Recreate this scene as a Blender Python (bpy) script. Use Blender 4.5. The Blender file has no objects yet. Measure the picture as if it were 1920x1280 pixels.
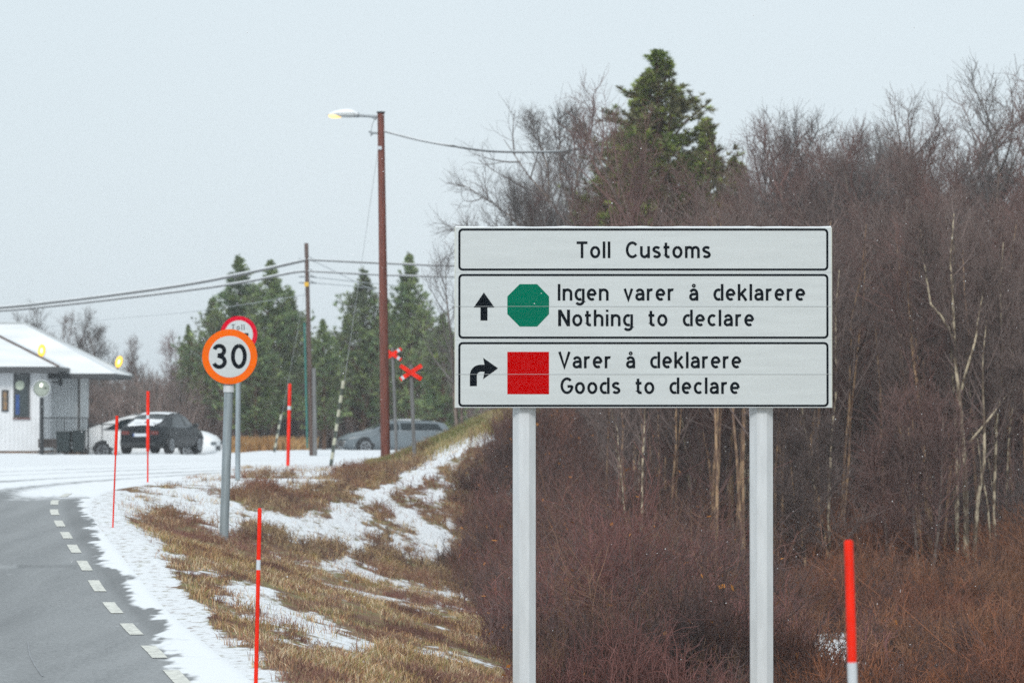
import bpy, math, random
import numpy as np
from mathutils import Vector, Matrix

random.seed(7)
RNG = np.random.default_rng(11)
sc = bpy.context.scene
COL = sc.collection
R = math.radians

# ------------------------------------------------------------------ camera
F = 7000.0                      # focal length in photo pixels (1920 wide)
CZ = 1.8
PITCH = math.atan(160.0 / F)
cam_d = bpy.data.cameras.new("camera")
cam = bpy.data.objects.new("camera", cam_d)
COL.objects.link(cam)
cam.location = (0, 0, CZ)
cam.rotation_euler = (math.pi / 2 + PITCH, 0, 0)
cam_d.sensor_width = 36.0
cam_d.lens = F / 1920.0 * 36.0
cam_d.clip_start = 0.5
cam_d.clip_end = 8000
cam_d.dof.use_dof = True
cam_d.dof.focus_distance = 33.0
cam_d.dof.aperture_fstop = 4.5
sc.camera = cam

# ------------------------------------------------------------------ world, sun, exposure
w = bpy.data.worlds.new("World")
sc.world = w
w.use_nodes = True
nt = w.node_tree
nt.nodes.clear()
SUN_EL, SUN_AZ = 36.0, 188.0            # azimuth clockwise from +Y (sun behind the camera, to the left)
sky = nt.nodes.new("ShaderNodeTexSky")
sky.sky_type = 'NISHITA'
sky.sun_disc = False
sky.sun_elevation = R(SUN_EL)
sky.sun_rotation = R(SUN_AZ)
sky.dust_density = 3.0
mixw = nt.nodes.new("ShaderNodeMix")
mixw.data_type = 'RGBA'
mixw.inputs[0].default_value = 0.94     # overcast: a grey cloud layer hides nearly all of the clear sky
tcw = nt.nodes.new("ShaderNodeTexCoord")
nzw = nt.nodes.new("ShaderNodeTexNoise")
nzw.inputs["Scale"].default_value = 2.5
nzw.inputs["Detail"].default_value = 3
crw = nt.nodes.new("ShaderNodeValToRGB")
crw.color_ramp.elements[0].position = 0.3
crw.color_ramp.elements[0].color = (6.25, 7.1, 7.6, 1)
crw.color_ramp.elements[1].position = 0.75
crw.color_ramp.elements[1].color = (6.75, 7.5, 7.95, 1)
bgw = nt.nodes.new("ShaderNodeBackground")
bgw.inputs[1].default_value = 0.1
ow = nt.nodes.new("ShaderNodeOutputWorld")
nt.links.new(tcw.outputs["Generated"], nzw.inputs["Vector"])
nt.links.new(nzw.outputs[0], crw.inputs[0])
nt.links.new(sky.outputs[0], mixw.inputs[6])
nt.links.new(crw.outputs[0], mixw.inputs[7])
nt.links.new(mixw.outputs[2], bgw.inputs[0])
nt.links.new(bgw.outputs[0], ow.inputs[0])

sun_d = bpy.data.lights.new("sun", 'SUN')
sun = bpy.data.objects.new("sun", sun_d)
COL.objects.link(sun)
sun_d.energy = 1.5
sun_d.angle = R(14)
sun_d.color = (1.0, 0.97, 0.93)
sd = Vector((math.sin(R(SUN_AZ)) * math.cos(R(SUN_EL)), math.cos(R(SUN_AZ)) * math.cos(R(SUN_EL)), math.sin(R(SUN_EL))))
sun.rotation_euler = (-sd).to_track_quat('-Z', 'Y').to_euler()

sc.view_settings.view_transform = 'Standard'
sc.view_settings.look = 'None'
sc.view_settings.exposure = 0.26
sc.view_settings.gamma = 1.0
sc.cycles.max_bounces = 6
sc.cycles.diffuse_bounces = 3
sc.cycles.volume_bounces = 0
sc.cycles.transparent_max_bounces = 8
sc.cycles.use_denoising = False

# ------------------------------------------------------------------ helpers
def P(px, py, Y):
    """world point seen at photo pixel (px, py) at distance Y"""
    u = (px - 960) / F
    v = (640 - py) / F
    dy = math.cos(PITCH) - v * math.sin(PITCH)
    dz = math.sin(PITCH) + v * math.cos(PITCH)
    k = Y / dy
    return Vector((u * k, Y, CZ + dz * k))

def proj(X, Y, Z):
    dz = Z - CZ
    d = Y * math.cos(PITCH) + dz * math.sin(PITCH)
    v = (-Y * math.sin(PITCH) + dz * math.cos(PITCH)) / d
    return 960 + F * X / d, 640 - F * v

def smooth(a, b, x):
    t = np.clip((x - a) / (b - a), 0, 1)
    return t * t * (3 - 2 * t)

_perm = np.random.default_rng(3).random((256, 256))
def vnoise(x, y):
    xi = np.floor(x).astype(int); yi = np.floor(y).astype(int)
    fx = x - xi; fy = y - yi
    fx = fx * fx * (3 - 2 * fx); fy = fy * fy * (3 - 2 * fy)
    a = _perm[xi & 255, yi & 255]; b = _perm[(xi + 1) & 255, yi & 255]
    c = _perm[xi & 255, (yi + 1) & 255]; d = _perm[(xi + 1) & 255, (yi + 1) & 255]
    return (a * (1 - fx) + b * fx) * (1 - fy) + (c * (1 - fx) + d * fx) * fy
def fbm(x, y, o=4):
    s = 0; a = 0.5; t = 0
    for i in range(o):
        s = s + a * vnoise(x * 2 ** i + 17.3 * i, y * 2 ** i + 5.1 * i); t += a; a *= 0.5
    return s / t

# -- materials
def mat(name, col, rough=0.6, metal=0.0, var=0.0, scale=8.0, bump=0.0, emit=None, estr=0.0, spec=None, stretch=(1, 1, 1), col2=None, coat=0.0):
    m = bpy.data.materials.new(name)
    m.use_nodes = True
    n = m.node_tree.nodes; l = m.node_tree.links
    b = n["Principled BSDF"]
    b.inputs["Roughness"].default_value = rough
    b.inputs["Metallic"].default_value = metal
    if spec is not None: b.inputs["Specular IOR Level"].default_value = spec
    if coat: b.inputs["Coat Weight"].default_value = coat
    tc = n.new("ShaderNodeTexCoord"); mp = n.new("ShaderNodeMapping"); nz = n.new("ShaderNodeTexNoise")
    mp.inputs["Scale"].default_value = stretch
    nz.inputs["Scale"].default_value = scale; nz.inputs["Detail"].default_value = 5
    l.new(tc.outputs["Object"], mp.inputs[0]); l.new(mp.outputs[0], nz.inputs["Vector"])
    cr = n.new("ShaderNodeValToRGB")
    c2 = col2 if col2 else tuple(c * (1 - var) for c in col)
    cr.color_ramp.elements[0].position = 0.36; cr.color_ramp.elements[0].color = (*c2, 1)
    cr.color_ramp.elements[1].position = 0.64; cr.color_ramp.elements[1].color = (*col, 1)
    l.new(nz.outputs[0], cr.inputs[0]); l.new(cr.outputs[0], b.inputs["Base Color"])
    if bump:
        bp = n.new("ShaderNodeBump"); bp.inputs["Strength"].default_value = bump; bp.inputs["Distance"].default_value = 0.02
        l.new(nz.outputs[0], bp.inputs["Height"]); l.new(bp.outputs[0], b.inputs["Normal"])
    if emit:
        b.inputs["Emission Color"].default_value = (*emit, 1); b.inputs["Emission Strength"].default_value = estr
    return m

def attr_mat(name, rough=0.8, var=0.25, scale=6.0):
    """base colour from the mesh's own 'tint' attribute (which blade or twig has which colour)"""
    m = bpy.data.materials.new(name); m.use_nodes = True
    n = m.node_tree.nodes; l = m.node_tree.links; b = n["Principled BSDF"]
    b.inputs["Roughness"].default_value = rough; b.inputs["Specular IOR Level"].default_value = 0.2
    a = n.new("ShaderNodeAttribute"); a.attribute_name = "tint"
    nz = n.new("ShaderNodeTexNoise"); nz.inputs["Scale"].default_value = scale
    tc = n.new("ShaderNodeTexCoord"); l.new(tc.outputs["Object"], nz.inputs["Vector"])
    mr = n.new("ShaderNodeMapRange"); mr.inputs[1].default_value = 0.3; mr.inputs[2].default_value = 0.7
    mr.inputs[3].default_value = 1 - var; mr.inputs[4].default_value = 1 + var
    l.new(nz.outputs[0], mr.inputs[0])
    mx = n.new("ShaderNodeVectorMath"); mx.operation = 'SCALE'
    l.new(a.outputs["Color"], mx.inputs[0]); l.new(mr.outputs[0], mx.inputs["Scale"])
    l.new(mx.outputs[0], b.inputs["Base Color"])
    return m

# -- object bookkeeping
def tag(o, label=None, cat=None, group=None, kind=None):
    if label: o["label"] = label
    if cat: o["category"] = cat
    if group: o["group"] = group
    if kind: o["kind"] = kind
    return o

def thing(name, loc, label, cat, group=None, rz=0.0):
    o = bpy.data.objects.new(name, None)
    COL.objects.link(o)
    o.empty_display_size = 0.2
    o.location = loc; o.rotation_euler = (0, 0, rz)
    return tag(o, label, cat, group)

def link(name, me, parent=None, keep_world=True):
    o = bpy.data.objects.new(name, me)
    COL.objects.link(o)
    if parent is not None:
        o.parent = parent
    return o

class MB:
    """collects faces (several materials by index) and links them as ONE mesh object; off = world position of the parent"""
    def __init__(s): s.v = []; s.f = []; s.m = []; s.sm = []
    def add(s, vs, fs, mi=0, sm=False):
        o = len(s.v); s.v.extend([tuple(v) for v in vs])
        for f in fs: s.f.append([o + i for i in f]); s.m.append(mi); s.sm.append(sm)
        return s
    def box(s, a, b, mi=0):
        x0, y0, z0 = a; x1, y1, z1 = b
        return s.add([(x0,y0,z0),(x1,y0,z0),(x1,y1,z0),(x0,y1,z0),(x0,y0,z1),(x1,y0,z1),(x1,y1,z1),(x0,y1,z1)],
              [(0,3,2,1),(4,5,6,7),(0,1,5,4),(1,2,6,5),(2,3,7,6),(3,0,4,7)], mi)
    def tube(s, pts, rad, n=10, mi=0, sm=True, cap=True):
        pts = [Vector(p) for p in pts]
        if not hasattr(rad, '__len__'): rad = [rad] * len(pts)
        vs = []; fs = []
        for i, p in enumerate(pts):
            t = (pts[min(i + 1, len(pts) - 1)] - pts[max(i - 1, 0)]).normalized()
            up = Vector((0, 1, 0)) if abs(t.y) < 0.9 else Vector((1, 0, 0))
            a = t.cross(up).normalized(); b = t.cross(a)
            for k in range(n):
                g = 2 * math.pi * (k + 0.5) / n
                vs.append(p + (a * math.cos(g) + b * math.sin(g)) * rad[i])
        for i in range(len(pts) - 1):
            for k in range(n):
                fs.append((i*n + k, i*n + (k+1) % n, (i+1)*n + (k+1) % n, (i+1)*n + k))
        s.add(vs, fs, mi, sm)
        if cap:
            s.add(vs[:n], [tuple(range(n))[::-1]], mi); s.add(vs[-n:], [tuple(range(n))], mi)
        return s
    def prism(s, poly, y0, y1, mi=0):
        """poly: (x,z) outline in the XZ plane, extruded from y0 to y1 (y0 nearer the camera)"""
        n = len(poly)
        vs = [(x, y0, z) for x, z in poly] + [(x, y1, z) for x, z in poly]
        fs = [tuple(range(n)), tuple(range(n, 2 * n))[::-1]] + [(i, n + i, n + (i+1) % n, (i+1) % n) for i in range(n)]
        return s.add(vs, fs, mi)
    def disc(s, c, r, y0, y1, mi=0, n=40, sz=1.0):
        return s.prism([(c[0] + r * math.cos(2*math.pi*k/n), c[1] + r * sz * math.sin(2*math.pi*k/n)) for k in range(n)], y0, y1, mi)
    def ring(s, outer, inner, y0, y1, mi=0):
        n = len(outer)
        vs = [(x,y0,z) for x,z in outer] + [(x,y0,z) for x,z in inner] + [(x,y1,z) for x,z in outer] + [(x,y1,z) for x,z in inner]
        fs = []
        for i in range(n):
            j = (i+1) % n
            fs += [(i,j,n+j,n+i),(i,2*n+i,2*n+j,j),(n+i,n+j,3*n+j,3*n+i)]
        return s.add(vs, fs, mi)
    def ribbon(s, pts, hw, y, mi=0, th=0.0012):
        """flat stroke of half-width hw along (x,z) points, in the XZ plane, mitred"""
        n = len(pts); L = []; Rr = []
        for i in range(n):
            p = Vector(pts[i])
            d0 = (Vector(pts[i]) - Vector(pts[i-1])).normalized() if i > 0 else None
            d1 = (Vector(pts[i+1]) - Vector(pts[i])).normalized() if i < n-1 else None
            if d0 is None: d0 = d1
            if d1 is None: d1 = d0
            n0 = Vector((-d0.y, d0.x)); n1 = Vector((-d1.y, d1.x))
            m = (n0 + n1)
            m = m.normalized() if m.length > 1e-5 else n0
            k = hw / max(0.45, m.dot(n0))
            L.append(p + m * k); Rr.append(p - m * k)
        vs = [(a.x, y, a.y) for a in L] + [(a.x, y, a.y) for a in Rr]
        return s.add(vs, [(i, i+1, n+i+1, n+i) for i in range(n-1)], mi)
    def build(s, name, mats, parent=None, off=None, bevel=0.0):
        me = bpy.data.meshes.new(name)
        off = Vector(off) if off is not None else Vector((0, 0, 0))
        me.from_pydata([tuple(Vector(v) - off) for v in s.v], [], s.f)
        if not isinstance(mats, (list, tuple)): mats = [mats]
        for m in mats: me.materials.append(m)
        me.polygons.foreach_set("material_index", s.m)
        me.polygons.foreach_set("use_smooth", s.sm)
        me.update()
        o = link(name, me, parent)
        if bevel:
            bv = o.modifiers.new("bevel", 'BEVEL'); bv.width = bevel; bv.segments = 2; bv.limit_method = 'ANGLE'
        return o

def np_mesh(name, verts, faces, mats, smooth_=False, tint=None):
    """faces: (n,k) int array with constant k"""
    me = bpy.data.meshes.new(name)
    nv, (nf, k) = len(verts), faces.shape
    me.vertices.add(nv); me.vertices.foreach_set("co", np.ascontiguousarray(verts, dtype=np.float32).ravel())
    me.loops.add(nf * k); me.loops.foreach_set("vertex_index", np.ascontiguousarray(faces, dtype=np.int32).ravel())
    me.polygons.add(nf); me.polygons.foreach_set("loop_start", np.arange(0, nf * k, k, dtype=np.int32))
    me.polygons.foreach_set("loop_total", np.full(nf, k, dtype=np.int32))
    me.polygons.foreach_set("use_smooth", np.full(nf, smooth_, dtype=bool))
    if tint is not None:
        at = me.attributes.new("tint", 'FLOAT_COLOR', 'POINT')
        c = np.ones((nv, 4), dtype=np.float32); c[:, :3] = tint
        at.data.foreach_set("color", c.ravel())
    me.update(calc_edges=True)
    for m in (mats if isinstance(mats, (list, tuple)) else [mats]): me.materials.append(m)
    return me

def add_attr(me, name, vals):
    a = me.attributes.new(name, 'FLOAT', 'POINT'); a.data.foreach_set("value", np.ascontiguousarray(vals, dtype=np.float32).ravel())

# ------------------------------------------------------------------ materials
M = {}
M['film'] = mat('sign_film', (0.585, 0.63, 0.64), 0.42, var=0.06, scale=3.0, stretch=(0.6, 1, 6), spec=0.15)
M['black'] = mat('sign_black', (0.004, 0.008, 0.013), 0.6, var=0.4, scale=12, spec=0.03)
M['green'] = mat('sign_green', (0.0, 0.16, 0.095), 0.5, var=0.12, scale=6, stretch=(0.5, 1, 8), spec=0.0)
M['red'] = mat('sign_red', (0.50, 0.0, 0.0), 0.6, var=0.1, scale=6, stretch=(0.5, 1, 8), spec=0.0)
M['signedge'] = mat('aluminium_edge', (0.60, 0.63, 0.55), 0.5, var=0.1)
M['post_white'] = mat('painted_post', (0.64, 0.68, 0.71), 0.4, var=0.10, scale=5, stretch=(3, 3, 0.5))
M['galv'] = mat('galvanised_steel', (0.36, 0.42, 0.45), 0.45, metal=0.35, var=0.25, scale=14, stretch=(1, 1, 0.15))
M['orange'] = mat('orange_film', (0.95, 0.15, 0.0), 0.5, var=0.12, scale=6, spec=0.05)
M['crimson'] = mat('crimson_film', (0.70, 0.0, 0.025), 0.5, var=0.1, scale=6, spec=0.05)
M['stake'] = mat('stake_red', (0.92, 0.025, 0.006), 0.5, var=0.3, scale=9, stretch=(1, 1, 0.3), spec=0.1)
M['reflect'] = mat('reflector_tape', (0.62, 0.67, 0.72), 0.35, var=0.1)
M['snow'] = mat('snow', (0.86, 0.885, 0.91), 0.7, var=0.04, scale=2, bump=0.15)
M['wood_red'] = mat('impregnated_pole', (0.20, 0.060, 0.040), 0.75, var=0.45, scale=9, bump=0.4, stretch=(3, 3, 0.25))
M['wood_brown'] = mat('weathered_pole', (0.13, 0.085, 0.07), 0.8, var=0.4, scale=7, stretch=(3, 3, 0.25))
M['wood_grey'] = mat('grey_wood', (0.20, 0.20, 0.20), 0.8, var=0.35, scale=7, stretch=(3, 3, 0.25))
M['lamp_grey'] = mat('lamp_housing', (0.52, 0.55, 0.56), 0.45, var=0.1)
M['steel'] = mat('steel', (0.30, 0.33, 0.35), 0.45, metal=0.4, var=0.15)
M['bulb'] = mat('sodium_lamp', (1, 0.7, 0.3), 0.3, emit=(1.0, 0.55, 0.16), estr=1.25)
M['flood'] = mat('flood_lens', (1, 0.7, 0.1), 0.3, emit=(1.0, 0.46, 0.0), estr=0.95)
M['flood_core'] = mat('flood_core', (1, 0.95, 0.7), 0.3, emit=(1.0, 0.88, 0.42), estr=1.35)
M['dark'] = mat('dark_paint', (0.022, 0.026, 0.03), 0.45, var=0.3)
M['cable'] = mat('cable_black', (0.13, 0.135, 0.14), 0.6, var=0.2)
M['cable_snow'] = mat('cable_frosted', (0.42, 0.45, 0.47), 0.7, var=0.2, scale=3)
M['guard_pale'] = mat('guard_pale', (0.52, 0.52, 0.40), 0.5, var=0.15)
M['guard_dark'] = mat('guard_dark', (0.07, 0.085, 0.065), 0.5, var=0.15)
M['teal'] = mat('teal_pipe', (0.03, 0.17, 0.15), 0.5, var=0.2)
M['yellow'] = mat('yellow_plate', (0.72, 0.42, 0.03), 0.5, var=0.1)
M['glass'] = mat('window_glass', (0.035, 0.05, 0.055), 0.06, var=0.3, scale=2, spec=0.7)
M['trim'] = mat('red_brown_trim', (0.16, 0.06, 0.05), 0.6, var=0.2)
M['roofdark'] = mat('roof_edge', (0.06, 0.065, 0.07), 0.6, var=0.2)
M['tyre'] = mat('tyre_rubber', (0.015, 0.016, 0.018), 0.8, var=0.3)
M['rim'] = mat('alloy_rim', (0.30, 0.32, 0.34), 0.35, metal=0.6, var=0.2)
M['mirror'] = mat('mirror_glass', (0.50, 0.53, 0.44), 0.16, metal=1.0, var=0.03)
M['bark'] = None

# ------------------------------------------------------------------ the lie of the land
_ey = np.array([-60, 0, 26.7, 29.7, 32.7, 35.7, 38.7, 41.7, 44.7, 47.7, 50.7, 53.7, 57.0, 61, 66, 73, 81, 92, 108, 125])
_ex = np.array([10.9, 1.72, -2.39, -2.84, -3.33, -3.81, -4.30, -4.77, -5.24, -5.69, -6.14, -6.58, -6.98, -7.2, -7.1, -6.3, -4.8, -1.8, 4, 12])
_zy = np.array([-60, 27, 30, 33, 36, 39, 42, 45, 48, 51, 54, 57, 62, 68, 90, 150, 9000])
_zz = np.array([0, 0, .0, .02, .06, .15, .25, .34, .41, .48, .57, .65, .74, .78, .83, .84, .84])
def xe(Y): return np.interp(Y, _ey, _ex)
def zr(Y): return np.interp(Y, _zy, _zz)
def softmax(a, b, k=0.12):
    h = np.clip(0.5 + 0.5 * (a - b) / k, 0, 1)
    return a * h + b * (1 - h) + k * h * (1 - h)

def ground(X, Y):
    X = np.asarray(X, float); Y = np.asarray(Y, float)
    e = (X - xe(np.minimum(Y, 57))) * 0.988
    z0 = zr(Y)
    low = -1.02 + 0.22 * (fbm(X * 0.25 + 9, Y * 0.12, 3) - 0.5) + 0.25 * smooth(60, 110, Y)
    vz = zr(np.minimum(Y, 57)) - 0.27 * np.clip(e - 0.9, 0, 30)
    verge = softmax(vz, low)
    verge = np.where(e < 0.6, z0, verge)
    Yb = np.where(X < 0, 70 + 2.0 * np.clip(X, -9, 0), 70 + 8 * np.clip(X, 0, 9))
    t = smooth(Yb - 6, Yb + 11, Y)
    lump = 0.16 * (fbm(X * 0.9, Y * 0.35 + 3, 4) - 0.5) * smooth(0.9, 2.0, e) * (1 - smooth(100, 130, Y))
    z = verge * (1 - t) + z0 * t
    sg = np.where(Y < 86, 8.5, 6.0)
    z = z + 1.28 * smooth(-3.5, 0.25, X) * (1 - smooth(0.5, 3.6, X)) * np.exp(-((Y - 86) / sg) ** 2)
    z = z + 0.21 * np.exp(-((Y - 143) / 2.6) ** 2) * smooth(-9.8, -8.0, X) * (1 - smooth(0, 4, X))   # ploughed snow bank
    z = z - 0.27 * smooth(138.4, 139.9, Y) * (1 - smooth(150, 156, Y)) * smooth(-16.6, -16.0, X) * (1 - smooth(-11.2, -9.9, X))   # the parking bay lies a little lower
    z = z - 0.16 * smooth(145.5, 147.5, Y) * (1 - smooth(153, 156, Y)) * smooth(-9.5, -8.5, X) * (1 - smooth(0, 3, X))
    return z + np.where(e > 0.6, lump, 0) * np.where(Y < 57, 1, np.clip(smooth(-8.5, -6.0, X) * (1 - smooth(84, 96, Y)), 0, 1))
def gz(x, y): return float(ground(np.array([x]), np.array([y]))[0])

# snow and bare patches as laid out on the slope (photo pixels, projected onto the land): x0,y0,x1,y1,half width,strength
_ST = [
 (420,1290,335,1195,46,1),(335,1195,275,1110,44,1),(275,1110,240,1040,40,1),(240,1040,200,985,34,.8),(200,985,150,940,30,1),
 (150,930,420,945,26,.9),(300,925,440,962,15,1),(440,962,560,992,15,1),(560,992,660,1004,20,.9),(640,985,820,1010,26,.5),(690,1030,800,1000,18,.35),
 (610,1056,700,1082,10,.9),(700,1082,760,1100,8,.8),(440,1105,520,1150,13,.95),(520,1150,600,1190,15,.95),(600,1190,690,1216,14,.8),
 (740,1208,860,1240,6,.7),(880,1240,960,1252,5,.6),(640,950,720,925,11,.7),(720,925,800,885,11,.5),(780,900,860,840,14,.55),(860,840,945,778,15,.65),(760,960,840,905,12,.35),
 (400,886,520,880,11,.8),(520,878,640,868,10,.8),(440,908,600,900,8,.55),(330,905,440,898,8,.5),(560,890,690,872,8,.6),(400,1285,470,1300,30,.7),(1465,1255,1590,1205,36,1.0),(1560,1270,1680,1278,26,.8),(1700,1270,1800,1262,10,.3),(150,972,330,985,18,-.5),
 (330,1085,420,1190,34,-.9),(420,1190,560,1275,36,-.9),(330,1010,560,1090,26,-.8),(300,955,350,1000,22,-.8),(560,1110,760,1180,26,-.8),(600,1250,900,1275,24,-.6),
 (400,932,560,945,13,-.9),(560,940,720,885,12,-.9),(250,908,330,915,5,-.6),(560,862,700,865,7,-.5),(720,880,830,800,12,-.9),(830,800,930,760,8,-.9),(470,1010,620,1040,22,-.7),
]
def snow_at(X, Y, Z):
    px, py = proj(X, Y, Z)
    s = np.zeros_like(px)
    for x0, y0, x1, y1, hw, k in _ST:
        dx, dy = x1 - x0, y1 - y0
        t = np.clip(((px - x0) * dx + (py - y0) * dy) / (dx * dx + dy * dy), 0, 1)
        d = np.hypot((px - x0 - t * dx), (py - y0 - t * dy)) / (hw * (1.35 if k > 0 else 0.9))
        s = s + k * np.exp(-d ** 2 * 1.1)
    e = X - xe(np.minimum(Y, 57))
    base = -0.15 + 0.0 * e
    n = 0.5 * fbm(X * 1.5 + 40, Y * 0.5, 4) + 0.5 * fbm(X * 5.0 + 4, Y * 1.6, 4)
    s = np.clip(s, -0.9, 1.1) + base + 0.06 + (n - 0.5) * 4.2
    plat = smooth(60, 66, Y) * (1 - smooth(-9.0, -6.6, X)) + smooth(85, 92, Y + 0.8 * np.clip(X + 3, -9, 0)) * (1 - smooth(-1.2, 1.5, X))
    s = s + 1.6 * np.clip(plat, 0, 1) + 1.5 * (1 - smooth(0.75, 1.0, e)) * (Y < 62) + 1.6 * smooth(100, 125, Y) * (1 - smooth(4, 14, X))
    inside = smooth(-1.2, 1.0, X - 0.15 * (Y - 45) * (Y < 60)) * (1 - smooth(84, 95, Y))
    s = s - 0.25 * inside
    return s

def ground_mat():
    m = bpy.data.materials.new("ground_cover"); m.use_nodes = True
    n = m.node_tree.nodes; l = m.node_tree.links; b = n["Principled BSDF"]
    b.inputs["Roughness"].default_value = 0.85; b.inputs["Specular IOR Level"].default_value = 0.15
    tc = n.new("ShaderNodeTexCoord")
    def noise(sc_, det, st=(1, 1, 1)):
        mp = n.new("ShaderNodeMapping"); mp.inputs["Scale"].default_value = st
        z = n.new("ShaderNodeTexNoise"); z.inputs["Scale"].default_value = sc_; z.inputs["Detail"].default_value = det; z.inputs["Roughness"].default_value = 0.65
        l.new(tc.outputs["Object"], mp.inputs[0]); l.new(mp.outputs[0], z.inputs["Vector"]); return z
    a = n.new("ShaderNodeAttribute"); a.attribute_name = "snow"
    fine = noise(9, 6, (1, 0.45, 1)); mid = noise(1.1, 4); col = noise(3.0, 5, (1, 0.5, 1))
    ad = n.new("ShaderNodeMath"); ad.operation = 'MULTIPLY_ADD'; ad.inputs[1].default_value = 2.3; ad.inputs[2].default_value = -1.15
    l.new(fine.outputs[0], ad.inputs[0])
    s2 = n.new("ShaderNodeMath"); s2.operation = 'ADD'; l.new(a.outputs["Fac"], s2.inputs[0]); l.new(ad.outputs[0], s2.inputs[1])
    mr = n.new("ShaderNodeMapRange"); mr.interpolation_type = 'SMOOTHSTEP'; mr.inputs[1].default_value = 0.02; mr.inputs[2].default_value = 0.58
    l.new(s2.outputs[0], mr.inputs[0])
    cr = n.new("ShaderNodeValToRGB"); e = cr.color_ramp
    e.elements[0].position = 0.28; e.elements[0].color = (0.11, 0.065, 0.05, 1)
    e.elements[1].position = 0.75; e.elements[1].color = (0.40, 0.30, 0.19, 1)
    x = e.elements.new(0.45); x.color = (0.22, 0.13, 0.08, 1); x = e.elements.new(0.6); x.color = (0.22, 0.20, 0.09, 1)
    l.new(col.outputs[0], cr.inputs[0])
    sc_ = n.new("ShaderNodeValToRGB"); sc_.color_ramp.elements[0].color = (0.80, 0.83, 0.86, 1); sc_.color_ramp.elements[1].color = (0.88, 0.90, 0.92, 1)
    l.new(mid.outputs[0], sc_.inputs[0])
    mx = n.new("ShaderNodeMix"); mx.data_type = 'RGBA'
    l.new(mr.outputs[0], mx.inputs[0]); l.new(cr.outputs[0], mx.inputs[6]); l.new(sc_.outputs[0], mx.inputs[7])
    l.new(mx.outputs[2], b.inputs["Base Color"])
    bp = n.new("ShaderNodeBump"); bp.inputs["Strength"].default_value = 0.5; bp.inputs["Distance"].default_value = 0.06
    l.new(s2.outputs[0], bp.inputs["Height"]); l.new(bp.outputs[0], b.inputs["Normal"])
    return m

def grid(xs, ys):
    X, Y = np.meshgrid(xs, ys)
    nx, ny = len(xs), len(ys)
    i = np.arange(nx * ny).reshape(ny, nx)
    f = np.stack([i[:-1, :-1].ravel(), i[:-1, 1:].ravel(), i[1:, 1:].ravel(), i[1:, :-1].ravel()], 1)
    return X.ravel(), Y.ravel(), f

def spaced(lo, hi, core0, core1, step):
    a = [core0]; d = step
    while a[-1] > lo: d *= 1.35; a.append(max(lo, a[-1] - d))
    b = [core1]; d = step
    while b[-1] < hi: d *= 1.35; b.append(min(hi, b[-1] + d))
    return np.array(a[:0:-1] + list(np.arange(core0, core1, step)) + b)
gx, gy, gf = grid(spaced(-1500, 1500, -12, 9, 0.07), spaced(-200, 2500, 20, 100, 0.16))
gzv = ground(gx, gy)
me = np_mesh("ground", np.stack([gx, gy, gzv], 1), gf, ground_mat(), True)
ok = gy > 6
sv = np.full(len(gx), 0.9)
sv[ok] = snow_at(gx[ok], gy[ok], gzv[ok])
sv = np.where(gy < 62, np.clip(sv, -1.5, 0.56), np.clip(sv, -1.5, 0.9))
add_attr(me, "snow", sv)
ground_o = tag(link("ground", me), kind="structure")

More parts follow.
